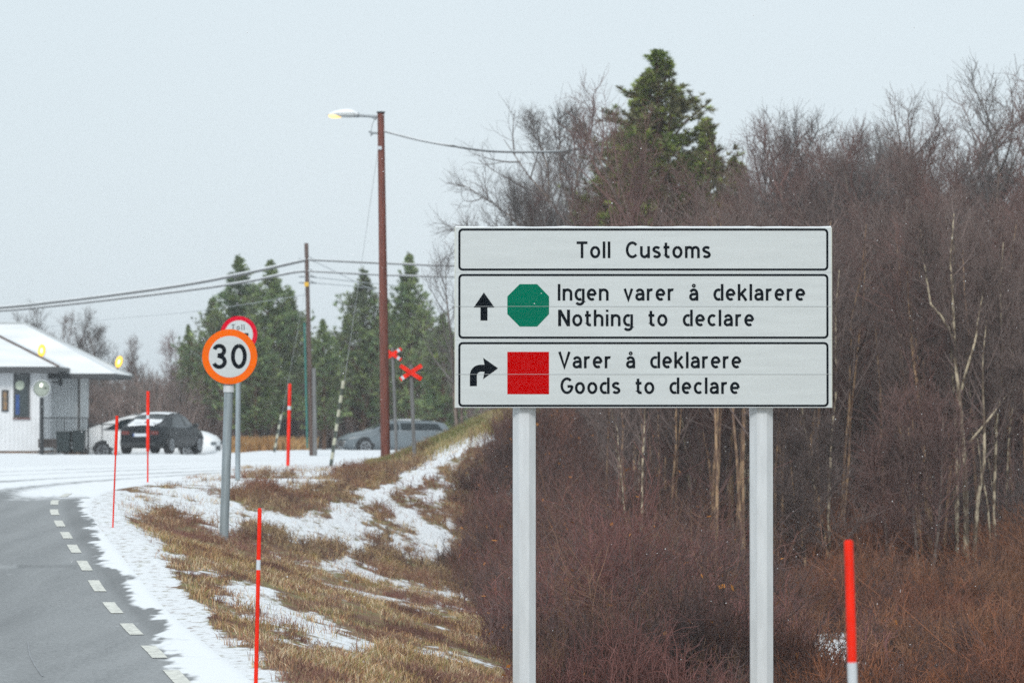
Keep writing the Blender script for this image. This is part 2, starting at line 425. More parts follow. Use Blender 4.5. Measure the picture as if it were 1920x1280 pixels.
# ------------------------------------------------------------------ road with its dusting of snow
def road_mat():
    m = bpy.data.materials.new("asphalt"); m.use_nodes = True
    n = m.node_tree.nodes; l = m.node_tree.links; b = n["Principled BSDF"]
    b.inputs["Roughness"].default_value = 0.6
    tc = n.new("ShaderNodeTexCoord")
    def noise(s, det, st=(1, 1, 1)):
        mp = n.new("ShaderNodeMapping"); mp.inputs["Scale"].default_value = st; mp.inputs["Rotation"].default_value = (0, 0, R(-8.8))
        z = n.new("ShaderNodeTexNoise"); z.inputs["Scale"].default_value = s; z.inputs["Detail"].default_value = det
        l.new(tc.outputs["Object"], mp.inputs[0]); l.new(mp.outputs[0], z.inputs["Vector"]); return z
    gran = noise(38, 4); patch = noise(1.0, 4, (1, 0.35, 1)); streak = noise(1.6, 4, (1.6, 0.12, 1)); edge = noise(7, 6, (1, .5, 1))
    cr = n.new("ShaderNodeValToRGB"); cr.color_ramp.elements[0].position = 0.3; cr.color_ramp.elements[0].color = (0.078, 0.083, 0.085, 1)
    cr.color_ramp.elements[1].position = 0.72; cr.color_ramp.elements[1].color = (0.295, 0.305, 0.31, 1)
    mxa = n.new("ShaderNodeMath"); mxa.operation = 'MULTIPLY_ADD'; mxa.inputs[1].default_value = 0.36
    mxb = n.new("ShaderNodeMath"); mxb.operation = 'MULTIPLY_ADD'; mxb.inputs[1].default_value = 0.10
    m3 = n.new("ShaderNodeMath"); m3.operation = 'MULTIPLY'; m3.inputs[1].default_value = 0.75
    l.new(gran.outputs[0], m3.inputs[0]); l.new(patch.outputs[0], mxb.inputs[0]); l.new(m3.outputs[0], mxb.inputs[2])
    l.new(streak.outputs[0], mxa.inputs[0]); l.new(mxb.outputs[0], mxa.inputs[2]); l.new(mxa.outputs[0], cr.inputs[0])
    wt = n.new("ShaderNodeAttribute"); wt.attribute_name = "wear"
    dk = n.new("ShaderNodeVectorMath"); dk.operation = 'SCALE'; l.new(cr.outputs[0], dk.inputs[0]); l.new(wt.outputs["Fac"], dk.inputs["Scale"])
    a = n.new("ShaderNodeAttribute"); a.attribute_name = "snow"
    ad = n.new("ShaderNodeMath"); ad.operation = 'MULTIPLY_ADD'; ad.inputs[1].default_value = 1.1; ad.inputs[2].default_value = -0.55
    l.new(edge.outputs[0], ad.inputs[0])
    s2 = n.new("ShaderNodeMath"); s2.operation = 'ADD'; l.new(a.outputs["Fac"], s2.inputs[0]); l.new(ad.outputs[0], s2.inputs[1])
    mr = n.new("ShaderNodeMapRange"); mr.interpolation_type = 'SMOOTHSTEP'; mr.inputs[1].default_value = 0.15; mr.inputs[2].default_value = 0.80
    l.new(s2.outputs[0], mr.inputs[0])
    mx = n.new("ShaderNodeMix"); mx.data_type = 'RGBA'; mx.inputs[7].default_value = (0.86, 0.885, 0.91, 1)
    l.new(mr.outputs[0], mx.inputs[0]); l.new(dk.outputs[0], mx.inputs[6]); l.new(mx.outputs[2], b.inputs["Base Color"])
    bp = n.new("ShaderNodeBump"); bp.inputs["Strength"].default_value = 0.4; bp.inputs["Distance"].default_value = 0.01
    l.new(gran.outputs[0], bp.inputs["Height"]); l.new(bp.outputs[0], b.inputs["Normal"])
    return m

def path_at(s_arr):
    seg = np.hypot(np.diff(_ex), np.diff(_ey)); cum = np.concatenate([[0], np.cumsum(seg)])
    return np.interp(s_arr, cum, _ex), np.interp(s_arr, cum, _ey), cum
_, _, cum = path_at(np.array([0.0]))
ss = np.arange(0, cum[-1], 0.25)
rx, ry, _ = path_at(ss)
k = np.ones(25) / 25
rx2 = np.convolve(np.pad(rx, 12, 'edge'), k, 'valid'); ry2 = np.convolve(np.pad(ry, 12, 'edge'), k, 'valid')
tx = np.gradient(rx2); ty = np.gradient(ry2); tl = np.hypot(tx, ty); tx /= tl; ty /= tl
offs = np.concatenate([np.arange(-9, -3, 0.25), np.arange(-3, 0.62, 0.06)])
OX = rx2[:, None] + ty[:, None] * offs[None]; OY = ry2[:, None] - tx[:, None] * offs[None]
no, ns = len(offs), len(ss)
ii = np.arange(no * ns).reshape(ns, no)
rf = np.stack([ii[:-1, :-1].ravel(), ii[:-1, 1:].ravel(), ii[1:, 1:].ravel(), ii[1:, :-1].ravel()], 1)
OXf, OYf = OX.ravel(), OY.ravel()
OZ = zr(OYf) + 0.012 - 0.06 * smooth(0.48, 0.6, np.tile(offs, ns))
me = np_mesh("road", np.stack([OXf, OYf, OZ], 1), rf, road_mat(), True)
of = np.tile(offs, ns)
bnd = 0.20 + 0.35 * (fbm(OXf * 0.7, OYf * 0.45, 4) - 0.45) + 0.30 * (fbm(OXf * 5, OYf * 1.6, 4) - 0.5) + 0.25 * (fbm(OXf * 14, OYf * 4, 3) - 0.5) + 0.16 * smooth(40, 52, OYf) - 0.20 * (1 - smooth(26, 34, OYf))
sn = 0.9 * smooth(-0.05, 0.10, of - bnd) + smooth(57.0, 62.5, OYf + 2.0 * (fbm(OXf * 0.8, OYf * 0.3 + 7, 4) - 0.5) + 0.35 * np.clip(of + 3, -6, 3))
for c in (-1.3, -2.6, -4.4, -6.0):
    cc = c + 0.25 * np.sin(OYf * 0.13 + c)
    sn = sn - (0.55 + 0.12 * (1 - smooth(66, 76, OYf))) * np.exp(-((of - cc) / 0.42) ** 2) * (OYf > 58) * (1 - 0.5 * smooth(78, 110, OYf))
sn = np.clip(sn, 0, 1) + 0.35 * (fbm(OXf * 0.5 + 3, OYf * 0.15, 4) - 0.5) * (OYf > 57)
sn = sn + 0.22 * np.exp(-((of + 0.02) / 0.1) ** 2) * 0
add_attr(me, "snow", sn)
wear = np.ones_like(of)
wear = wear - 0.12 * np.exp(-((of + 1.0) / 0.3) ** 2) - 0.30 * smooth(0.05, 0.2, of)
wear = wear + 0.28 * ((np.abs(OYf - 41.6) < 0.30) & (of < -0.75)) - 0.22 * ((np.abs(OYf - 41.6) < 0.32) & (of > -0.75) & (of < -0.1))
add_attr(me, "wear", wear)
tag(link("road", me), kind="structure")

mk = MB()
for Yc in [14.7, 17.7, 20.7, 23.7, 26.7, 29.7, 32.7, 35.7, 38.7, 41.7, 44.7, 47.7, 50.7, 53.7, 56.7, 59.6]:
    q = []
    for t in np.linspace(-0.78, 0.78, 7):
        y_ = Yc + t; x_ = float(xe(y_)); z_ = float(zr(y_)) + 0.018
        q.append(((x_ - 0.060, y_, z_), (x_ + 0.060, y_, z_)))
    vs = [p for pr in q for p in pr]
    mk.add(vs, [(2*i, 2*i+1, 2*i+3, 2*i+2) for i in range(6)])
M['paint'] = mat('road_paint', (0.82, 0.82, 0.74), 0.6, scale=16, col2=(0.50, 0.50, 0.46))
tag(mk.build("road_markings", M['paint']), kind="structure")

# crack in the asphalt
ck = MB()
pts = [P(52, 1180, 31.0), P(56, 1215, 29.3), P(66, 1240, 28.0), P(80, 1268, 26.8)]
for a, b_ in zip(pts[:-1], pts[1:]):
    za, zb = float(zr(a.y)) + 0.0165, float(zr(b_.y)) + 0.0165
    ck.add([(a.x - .006, a.y, za), (a.x + .006, a.y, za), (b_.x + .006, b_.y, zb), (b_.x - .006, b_.y, zb)], [(0, 1, 2, 3)])
M['crackfill'] = mat('frosted_crack', (0.30, 0.315, 0.33), 0.7, var=0.3)
tag(ck.build("road_surface_line", M['crackfill']), kind="structure")

# ------------------------------------------------------------------ dry grass and low heath on the slopes (nobody could count it)
def blades(name, X, Y, hgt, wid, cols, lean=0.5):
    n = len(X); Z = ground(X, Y)
    a = RNG.random(n) * 2 * math.pi
    ln = np.abs(RNG.normal(0, lean, n)); la = RNG.random(n) * 2 * math.pi
    tipx = X + np.cos(la) * ln * hgt; tipy = Y + np.sin(la) * ln * hgt
    ux, uy = np.cos(a) * wid / 2, np.sin(a) * wid / 2
    v = np.empty((n, 5, 3))
    v[:, 0] = np.stack([X - ux, Y - uy, Z - 0.02], 1); v[:, 1] = np.stack([X + ux, Y + uy, Z - 0.02], 1)
    mx, my = X * .65 + tipx * .35, Y * .65 + tipy * .35
    v[:, 2] = np.stack([mx + ux * .8, my + uy * .8, Z + hgt * .6], 1); v[:, 3] = np.stack([mx - ux * .8, my - uy * .8, Z + hgt * .6], 1)
    v[:, 4] = np.stack([tipx, tipy, Z + hgt], 1)
    b = np.arange(n)[:, None] * 5
    f = np.concatenate([b + np.array([[0, 1, 2]]), b + np.array([[0, 2, 3]]), b + np.array([[3, 2, 4]])])
    tint = np.repeat(cols, 5, 0)
    return np_mesh(name, v.reshape(-1, 3), f, M['blade'], False, tint)
M['blade'] = attr_mat('dry_blades', 0.8, 0.3, 3.0)
def pick(n, pal, X, Y, sc_=0.8):
    """palette picked by a patchy noise so that tufts of one colour sit together"""
    t = np.clip((fbm(X * sc_ + 3, Y * sc_ * 0.45, 4) - 0.28) / 0.44 + RNG.normal(0, 0.13, n), 0, 0.999)
    return np.array(pal)[(t * len(pal)).astype(int)] * (0.75 + 0.5 * RNG.random((n, 1)))
straw = [(0.15, 0.08, 0.065), (0.36, 0.20, 0.11), (0.56, 0.38, 0.20), (0.28, 0.25, 0.09), (0.66, 0.54, 0.37), (0.38, 0.20, 0.11), (0.17, 0.10, 0.08), (0.40, 0.27, 0.17), (0.22, 0.11, 0.09)]
N = 1100000
gxr = RNG.uniform(-9.5, 4, N); gyr = RNG.uniform(24, 90, N) ** 1.0
e_ = gxr - xe(np.minimum(gyr, 57))
keep = (e_ > 0.62)
px_, py_ = proj(gxr, gyr, ground(gxr, gyr))
keep &= (px_ > -30) & (px_ < 1120) & (py_ < 1400)
s_ = snow_at(gxr, gyr, ground(gxr, gyr))
keep &= ((s_ + RNG.normal(0, 0.34, N)) < 0.08) | ((RNG.random(N) < 0.05) & (e_ > 1.0))
keep &= fbm(gxr * 3.2, gyr * 1.3, 3) + RNG.normal(0, .06, N) > 0.44
keep &= (gyr < 60) | (RNG.random(N) < 0.75)
gxr, gyr = gxr[keep], gyr[keep]
hh = (0.025 + 0.075 * RNG.random(len(gxr))) * (0.6 + 0.8 * fbm(gxr * 0.8, gyr * 0.5, 3))
me = blades("dry_grass", gxr, gyr, hh, 0.004 + 0.004 * RNG.random(len(gxr)), pick(len(gxr), straw, gxr, gyr, 1.3), 1.15)
tag(link("dry_grass", me), "straw coloured and brown dry grass on the verge between the road and the ditch", "grass", kind="stuff")

# mossy green grass on the crest of the bank
N = 60000
gxr = RNG.uniform(-4.5, 0.6, N); gyr = RNG.normal(85.5, 2.6, N)
zz_ = ground(gxr, gyr); px_, py_ = proj(gxr, gyr, zz_)
crest = np.interp(px_, [690, 722, 780, 850, 900, 950, 1000], [868, 862, 838, 803, 783, 768, 762])
kp = (py_ - crest > -12) & (py_ - crest < 34 + RNG.normal(0, 8, N)) & (px_ > 690)
gxr, gyr = gxr[kp], gyr[kp]
moss = [(0.17, 0.16, 0.06), (0.27, 0.25, 0.09), (0.36, 0.27, 0.14), (0.40, 0.33, 0.19), (0.22, 0.22, 0.09)]
me = blades("bank_grass", gxr, gyr, 0.08 + 0.14 * RNG.random(len(gxr)), 0.014, pick(len(gxr), moss, gxr, gyr), 0.6)
tag(link("bank_grass", me), "yellow green mossy grass along the crest of the bank", "grass", kind="stuff")

# ------------------------------------------------------------------ lettering: single-stroke road-sign alphabet
def arc(cx, cy, rx, ry, a0, a1, n=10):
    return [(cx + rx * math.cos(R(a0 + (a1 - a0) * i / n)), cy + ry * math.sin(R(a0 + (a1 - a0) * i / n))) for i in range(n + 1)]
XH = 0.655; BL = 0.07; CT = 0.93; LW = 0.07      # centrelines; cap height = 1
MIDX = (XH + BL) / 2; RX = (XH - BL) / 2
def o_(x0, w): return arc(x0 + w / 2, MIDX, w / 2, RX, 90, 450, 24)
GL = {
 'T': (0.66, [[(0.0, CT), (0.66, CT)], [(0.33, CT), (0.33, 0)]]),
 'o': (0.60, [o_(LW, 0.46)]),
 'l': (0.14, [[(LW, 1), (LW, 0)]]),
 'I': (0.14, [[(LW, 1), (LW, 0)]]),
 'C': (0.70, [arc(0.39, 0.5, 0.32, 0.43, 42, 318, 22)]),
 'u': (0.58, [[(LW, 0.72)] + arc(0.07 + 0.19, 0.28, 0.19, 0.21, 180, 290, 10) + [(0.51, 0.24)], [(0.51, 0.72), (0.51, 0)]]),
 's': (0.50, [arc(0.25, 0.515, 0.18, 0.14, 30, 210, 10)[:-1] + [(0.12, 0.43), (0.38, 0.31)] + arc(0.25, 0.205, 0.18, 0.135, 40, -155, 11)]),
 't': (0.38, [[(0.15, 0.93), (0.15, 0.2)] + arc(0.28, 0.20, 0.13, 0.13, 180, 280, 6) + [(0.37, 0.08)], [(0, XH), (0.36, XH)]]),
 'm': (0.88, [[(LW, 0.72), (LW, 0)], [(LW, 0.50)] + arc(0.255, 0.485, 0.185, 0.17, 150, 0, 9) + [(0.44, 0)], [(0.44, 0.50)] + arc(0.625, 0.485, 0.185, 0.17, 150, 0, 9) + [(0.81, 0)]]),
 'n': (0.57, [[(LW, 0.72), (LW, 0)], [(LW, 0.48)] + arc(0.285, 0.465, 0.215, 0.19, 150, 0, 10) + [(0.50, 0)]]),
 'h': (0.57, [[(LW, 1), (LW, 0)], [(LW, 0.48)] + arc(0.285, 0.465, 0.215, 0.19, 150, 0, 10) + [(0.50, 0)]]),
 'g': (0.59, [arc(0.295, MIDX, 0.225, RX, 60, 300, 16), [(0.52, 0.72), (0.52, -0.03)] + arc(0.30, -0.03, 0.22, 0.19, 0, -150, 12)]),
 'd': (0.59, [arc(0.295, MIDX, 0.225, RX, 60, 300, 16), [(0.52, 1), (0.52, 0)]]),
 'e': (0.58, [[(0.07, 0.365), (0.51, 0.365)], arc(0.29, MIDX, 0.22, RX, 0, 305, 20)]),
 'v': (0.56, [[(0.06, 0.72), (0.28, 0.06), (0.50, 0.72)]]),
 'V': (0.72, [[(0.06, 1.0), (0.36, 0.07), (0.66, 1.0)]]),
 'a': (0.54, [[(0.07, 0.53)] + arc(0.26, 0.465, 0.19, 0.19, 140, 10, 9) + [(0.465, 0.40), (0.465, 0)], [(0.465, 0.405), (0.24, 0.39)] + arc(0.22, 0.23, 0.155, 0.16, 95, 270, 10) + [(0.32, 0.085), (0.465, 0.19)]]),
 'r': (0.38, [[(LW, 0.72), (LW, 0)], [(LW, 0.46)] + arc(0.27, 0.45, 0.20, 0.205, 160, 70, 7)]),
 'k': (0.56, [[(LW, 1), (LW, 0)], [(0.48, 0.72), (LW, 0.27)], [(0.22, 0.42), (0.51, 0)]]),
 'N': (0.68, [[(LW, 0), (LW, 1)], [(0.08, 0.97), (0.60, 0.03)], [(0.61, 1), (0.61, 0)]]),
 'i': (0.14, [[(LW, 0.72), (LW, 0)], [(LW, 1.0), (LW, 0.87)]]),
 'c': (0.52, [arc(0.295, MIDX, 0.225, RX, 48, 312, 18)]),
 'G': (0.72, [arc(0.39, 0.5, 0.32, 0.43, 45, 350, 22) + [(0.66, 0.46), (0.42, 0.46)]]),
 '3': (0.62, [arc(0.30, 0.73, 0.20, 0.19, 165, -75, 14) + [(0.24, 0.53)], [(0.24, 0.53)] + arc(0.30, 0.285, 0.225, 0.215, 85, -160, 14)]),
 '0': (0.66, [arc(0.33, 0.5, 0.24, 0.42, 90, 450, 32)]),
}
GL['å'] = (GL['a'][0], GL['a'][1] + [('thin', arc(0.27, 0.90, 0.075, 0.075, 0, 360, 14))])
def text(mb, s, x0, x1, zb, cap, y, mi, hw=0.079, space=0.62):
    nat = sum(GL[c][0] if c != ' ' else space for c in s)
    gap = ((x1 - x0) / cap - nat) / (len(s) - 1)
    x = x0 / cap; q = 0
    for c in s:
        if c == ' ': x += space + gap; continue
        wd, st = GL[c]
        for p in st:
            h = hw
            if p[0] == 'thin': p = p[1]; h = hw * 0.55
            if c == 'N': h = hw * 1.15
            mb.ribbon([((x + u) * cap, zb + v * cap) for u, v in p], h * cap, y - 0.00025 * (q % 4), mi); q += 1
        x += wd + gap

def rrect(x0, x1, z0, z1, r, n=6):
    o = []
    for cx, cz, a in ((x1-r, z1-r, 0), (x0+r, z1-r, 90), (x0+r, z0+r, 180), (x1-r, z0+r, 270)):
        o += [(cx + r * math.cos(R(a + 90*i/n)), cz + r * math.sin(R(a + 90*i/n))) for i in range(n+1)]
    return o

# ------------------------------------------------------------------ the big customs sign
SY = 34.8
def sx(px): return P(px, 600, SY).x
def sz(py): return P(960, py, SY).z
PXM = F / SY
base = Vector((sx(1206), SY, gz(sx(1206), SY)))
sign = thing("customs_sign", base, "large white customs sign of three black bordered panels on two white posts", "road sign")
ft = SY - 0.05
def zrel(poly): return poly
def panel(y_top, y_bot, bt, bb, lines, seam=None):
    mb = MB()
    mb.box((sx(854), ft, sz(y_bot)), (sx(1558), SY - 0.01, sz(y_top)), 0)
    mb.box((sx(852.5), ft + 0.004, sz(y_bot)), (sx(854), SY + 0.02, sz(y_top)), 2)
    mb.box((sx(1558), ft + 0.004, sz(y_bot)), (sx(1559.5), SY + 0.02, sz(y_top)), 2)
    x0, x1, z0, z1 = sx(859.5), sx(1552.5), sz(bb), sz(bt)
    t = 3.9 / PXM
    mb.ring(rrect(x0, x1, z0, z1, 8 / PXM), rrect(x0 + t, x1 - t, z0 + t, z1 - t, 4.6 / PXM), ft - 0.002, ft + 0.001, 1)
    for s, a, b_, pb, cap in lines:
        text(mb, s, sx(a), sx(b_), sz(pb), cap / PXM, ft - 0.002, 1)
    if seam: mb.box((sx(854), ft - 0.0035, sz(seam + 0.32)), (sx(1558), ft + 0.001, sz(seam - 0.32)), 3)
    return mb
M['seam'] = mat('panel_seam', (0.40, 0.43, 0.44), 0.5, var=0.1)
FILM = [M['film'], M['black'], M['signedge'], M['seam']]
p1 = panel(427, 511.0, 429, 507.7, [("Toll Customs", 1081, 1332, 484.3, 30.9)]).build("panel", FILM, sign, base)
p1["label"] = "top panel reading Toll Customs"
p2 = panel(511.3, 638.0, 514, 634.9, [("Ingen varer å deklarere", 1046, 1509, 563.8, 31), ("Nothing to declare", 1047, 1413, 611.6, 30.8)], 574.6).build("panel", FILM, sign, base)
p2["label"] = "middle panel with up arrow and green octagon"
p3 = panel(638.3, 764, 641.3, 762.3, [("Varer å deklarere", 1047, 1389, 690.2, 30.8), ("Goods to declare", 1051, 1386, 738.2, 30.6)], 701.5).build("panel", FILM, sign, base)
p3["label"] = "bottom panel with right turn arrow and red square"
def poly(pp): return [(sx(a), sz(b)) for a, b in pp]
mb = MB().prism(poly([(974.5,533),(1007,533),(1029.3,556),(1029.3,589),(1007,612.3),(974.5,612.3),(951.3,589),(951.3,556)]), ft - 0.002, ft + 0.001)
mb.build("green_octagon", M['green'], p2, base)
mb = MB().prism(poly([(907.3,548.5),(927.2,576.6),(914,576.6),(914,601),(901,601),(901,576.6),(888.3,576.6)]), ft - 0.002, ft + 0.001)
mb.build("arrow", M['black'], p2, base)
mb = MB().prism(poly([(951.3,659.7),(1029.2,659.7),(1029.2,738.7),(951.3,738.7)]), ft - 0.002, ft + 0.001)
mb.build("red_square", M['red'], p3, base)
q_ = [(881.2,723.6),(881.2,703)] + [(900.5 + 19.3*math.cos(R(a)), 703 - 19.3*math.sin(R(a))) for a in range(170, 89, -16)] + [(908.5,683.7),(906,670.8),(933.8,690.3),(906,710.6),(908.5,696.6)] + [(902 + 7.8*math.cos(R(a)), 704.4 - 7.8*math.sin(R(a))) for a in range(90, 181, 18)] + [(894.2,723.6)]
mb = MB().prism(poly(q_), ft - 0.002, ft + 0.001)
mb.build("turn_arrow", M['black'], p3, base)
for pxc in (983, 1428.5):
    x = sx(pxc); r = 21.6 / PXM / math.cos(math.pi / 8); y = SY + 0.02 + 0.108
    zt = sz(764) - 0.002; zb = gz(x, y) - 0.4
    mb = MB()
    pts = [(x + r*math.cos(R(22.5 + 45*k)), y + r*math.sin(R(22.5 + 45*k))) for k in range(8)]
    mb.add([(a, b, zb) for a, b in pts] + [(a, b, sz(440)) for a, b in pts],
           [(k, (k+1) % 8, 8 + (k+1) % 8, 8 + k) for k in range(8)] + [tuple(range(8, 16))])
    mb.build("post", M['post_white'], sign, base, bevel=0.006)
mb = MB()
for py in (450, 540, 615, 665, 740): mb.box((sx(856), SY - 0.0095, sz(py) - 0.025), (sx(1556), SY + 0.0195, sz(py) + 0.025))
mb.build("back_rail", M['galv'], sign, base)
# a little snow caught along the top edge
mb = MB()
xs = np.linspace(sx(854), sx(1558), 60)
hs = 0.004 + 0.012 * fbm(xs * 6, xs * 0 + 2, 3)
top = sz(427) + 0.001
mb.add([(x, ft + 0.006, top) for x in xs] + [(x, ft + 0.02, top + h) for x, h in zip(xs, hs)] + [(x, SY - 0.011, top) for x in xs],
       [(i, i+1, 61+i, 60+i) for i in range(59)] + [(60+i, 61+i, 121+i, 120+i) for i in range(59)], 0, True)
mb.build("snow_cap", M['snow'], sign, base)

# ------------------------------------------------------------------ round signs
def circ(cx, cz, r, n=56): return [(cx + r*math.cos(2*math.pi*k/n), cz + r*math.sin(2*math.pi*k/n)) for k in range(n)]
Y3 = 54.0; c = P(430.7, 668.5, Y3); k3 = Y3 / F
bx = P(417.5, 1020, Y3)
bz = gz(bx.x, Y3 + 0.1)
b3 = Vector((bx.x, Y3, bz))
s30 = thing("speed_limit_sign", b3, "round speed limit sign reading 30 with a thick orange rim on a grey post", "road sign")
mb = MB()
mb.disc((c.x, c.z), 51.6 * k3, Y3 - 0.02, Y3 + 0.02, 0, 64)
mb.disc((c.x, c.z), 39 * k3, Y3 - 0.023, Y3 - 0.0195, 1, 56)
cap = 46.5 * k3
text(mb, "30", P(399, 0, Y3).x - .003, P(464.5, 0, Y3).x, P(0, 691, Y3).z, cap, Y3 - 0.025, 2, hw=0.08)
mb.build("disc", [M['orange'], M['film'], M['black']], s30, b3)
tp = P(428.3, 722, Y3)
mb = MB().tube([(bx.x, Y3 + 0.1, bz - 0.3), (tp.x, Y3 + 0.085, tp.z), (c.x - 0.01, Y3 + 0.08, c.z + 0.2)], 0.066, 14)
mb.build("post", M['galv'], s30, b3)
MB().tube([(tp.x - .002, Y3 + 0.085, tp.z - 0.10), (tp.x, Y3 + 0.085, tp.z + 0.0)], 0.079, 14).build("collar", M['post_white'], s30, b3)
for dz_ in (-.2, .1): MB().box((c.x - .12, Y3 + 0.021, c.z + dz_), (c.x + .12, Y3 + 0.06, c.z + dz_ + .05)).build("clamp", M['galv'], s30, b3)

YT = 70.0; kT = YT / F; c = P(447.8, 627, YT); bx = P(444.5, 893, YT); bz = gz(bx.x, YT + 0.1)
bT = Vector((bx.x, YT, bz))
tl_ = thing("customs_stop_sign", bT, "red rimmed round white sign reading Toll half hidden behind the orange speed limit sign", "road sign")
mb = MB()
mb.disc((c.x, c.z), 34.6 * kT, YT - 0.02, YT + 0.02, 0, 56)
mb.disc((c.x, c.z), 26.6 * kT, YT - 0.023, YT - 0.0195, 1, 48)
text(mb, "Toll", P(435, 0, YT).x, P(459.5, 0, YT).x, P(0, 618.6, YT).z, 10.6 * kT, YT - 0.025, 2, hw=0.06)
mb.box((P(428, 0, YT).x, YT - 0.0245, P(0, 629.5, YT).z), (P(467, 0, YT).x, YT - 0.022, P(0, 624.3, YT).z), 2)
mb.build("disc", [M['crimson'], M['film'], M['black']], tl_, bT)
mb = MB().tube([(bx.x, YT + 0.1, bz - 0.3), (P(446.5, 700, YT).x, YT + 0.085, P(446.5, 700, YT).z), (c.x, YT + 0.075, c.z + 0.2)], 0.048, 12)
mb.build("post", M['galv'], tl_, bT)
mb = MB().box((c.x - .1, YT + 0.021, c.z - .14), (c.x + .1, YT + 0.06, c.z - .1)); mb.build("clamp", M['galv'], tl_, bT)

# ------------------------------------------------------------------ snow stakes
def stake(label, Y, x_top, y_top, x_bot, y_bot, wpx, bands, lower=None):
    """bands: list of (py from, py to) of reflector tape; lower: py below which a thinner rod continues"""
    k = Y / F
    t = P(x_top, y_top, Y); b = P(x_bot, y_bot, Y)
    g = gz(b.x, Y)
    d = (t - b).normalized()
    foot = b + d * ((g - b.z) / d.z)
    root = thing("snow_stake", foot, label, "snow stake", "red snow stakes along the road")
    r = wpx * k / 2
    def at(py): return t + (b - t) * ((py - y_top) / (y_bot - y_top))
    low = at(lower) if lower else foot - d * 0.3
    mb = MB().tube([low, t - d * 0.01, t], [r, r, r * 0.75], 12); mb.build("rod", M['stake'], root, foot)
    if lower: MB().tube([foot - d * 0.3, low], r * 0.5, 10).build("ground_rod", M['stake'], root, foot)
    for a, c_ in bands: MB().tube([at(c_), at(a)], r * (1.06 if not lower or c_ < lower else 0.7), 12).build("reflector_band", M['reflect'], root, foot)
    return root
stake("thick red snow stake with white lower part, tilted, alone in front of the reddish heath", 17.0, 1591, 1012, 1599, 1290, 17.5, [(1241, 1420)])
stake("red snow stake with one white band standing alone at the near grass edge", 25.5, 487, 952, 479.5, 1290, 7.8, [(1049, 1068)])
stake("slanting red snow stake at the snowy road edge, thin below its white band", 50.0, 219.5, 779, 211.5, 990, 6.0, [(842, 853)], 853)
stake("red snow stake in front of the black car, standing on a thin rod", 68.0, 277.5, 733, 277, 890, 6.2, [(778, 785)], 846)
stake("red snow stake between the Toll sign and the thin brown utility pole", 92.0, 543.5, 719, 540.5, 840, 6.6, [(761, 768)])

# ------------------------------------------------------------------ street lamp on a wooden pole
YL = 87.0; kL = YL / F
bl = P(723, 860, YL); bl.z = gz(bl.x, YL)
lamp = thing("street_lamp", bl, "street lamp with one white head lit orange on a tall red brown wooden pole", "street lamp")
tp = P(714, 212, YL)
def along(py): return bl + (tp - bl) * ((860 - py) / (860 - 212))
mb = MB().tube([bl - (tp - bl).normalized() * 0.4, bl, along(600), tp], [9.3*kL, 9.2*kL, 8.2*kL, 6.4*kL], 16)
mb.build("pole", M['wood_red'], lamp, bl)
MB().tube([tp + Vector((0,0,-.005)), tp + Vector((0, 0, .03))], 8*kL, 14).build("pole_cap", M['dark'], lamp, bl)
a0 = P(708, 219, YL); a1 = P(668, 216.5, YL)
mb = MB().tube([a0, a1], 0.035, 8)
mb.tube([P(706, 224, YL), P(697, 219, YL)], 0.03, 8)
mb.build("arm", M['steel'], lamp, bl)
# head: tapered drop seen from the side
L0 = P(671, 215.5, YL); L1 = P(613.5, 215, YL)
n = 16; rings = []
for i in range(n + 1):
    t = i / n; p = L0 + (L1 - L0) * t
    hw = 0.115 * math.sin(math.pi * min(1, (0.14 + 0.86 * t) ** 0.8)) ** 0.55 if i < n else 0.012
    rings.append((p, max(0.012, 1.28 * hw * (1 if t > 0.1 else 0.75))))
mb = MB(); vs = []; K = 14
for p, r in rings:
    for j in range(K):
        a = 2 * math.pi * j / K
        vs.append((p.x, p.y + r * 1.15 * math.cos(a), p.z + (r * 0.85 * math.sin(a) if math.sin(a) > 0 else r * 0.38 * math.sin(a)) - 0.01))
fs = [(i*K + j, i*K + (j+1) % K, (i+1)*K + (j+1) % K, (i+1)*K + j) for i in range(n) for j in range(K)]
mb.add(vs, fs, 0, True); mb.add(vs[:K], [tuple(range(K))])
hd = mb.build("lamp_head", M['lamp_grey'], lamp, bl)
mb = MB(); vs = []
for i in range(9):
    t = i / 8; p = L1 + (L0 - L1) * (0.05 + 0.42 * t); r = 0.075 * math.sin(math.pi * (0.12 + 0.76 * t)) ** 0.6
    for j in range(12):
        a = 2 * math.pi * j / 12
        vs.append((p.x, p.y + r * 1.7 * math.cos(a), p.z - 0.032 + r * 0.75 * math.sin(a)))
mb.add(vs, [(i*12 + j, i*12 + (j+1) % 12, (i+1)*12 + (j+1) % 12, (i+1)*12 + j) for i in range(8) for j in range(12)], 0, True)
mb.build("lamp_lens", M['bulb'], hd, bl)
mb = MB(); vs = []
for i in range(n):
    p, r = rings[i]
    for j in range(7):
        a = math.pi * (0.1 + 0.8 * j / 6)
        vs.append((p.x, p.y + r * 1.16 * math.cos(a), p.z + (r * 0.85 + 0.025 * math.sin(math.pi * min(1, i / (n - 1) + 0.05))) * math.sin(a) - 0.008))
mb.add(vs, [(i*7 + j, i*7 + j + 1, (i+1)*7 + j + 1, (i+1)*7 + j) for i in range(n - 1) for j in range(6)], 0, True)
mb.build("snow_cap", M['snow'], hd, bl)
mb = MB().tube([P(673, 216, YL), P(664.5, 215.5, YL)], 0.062, 10); mb.box(tuple(P(665, 219.5, YL) + Vector((0, -.05, 0))), tuple(P(671, 216.5, YL) + Vector((0, .05, 0)))); mb.build("arm_clamp", M['steel'], lamp, bl)
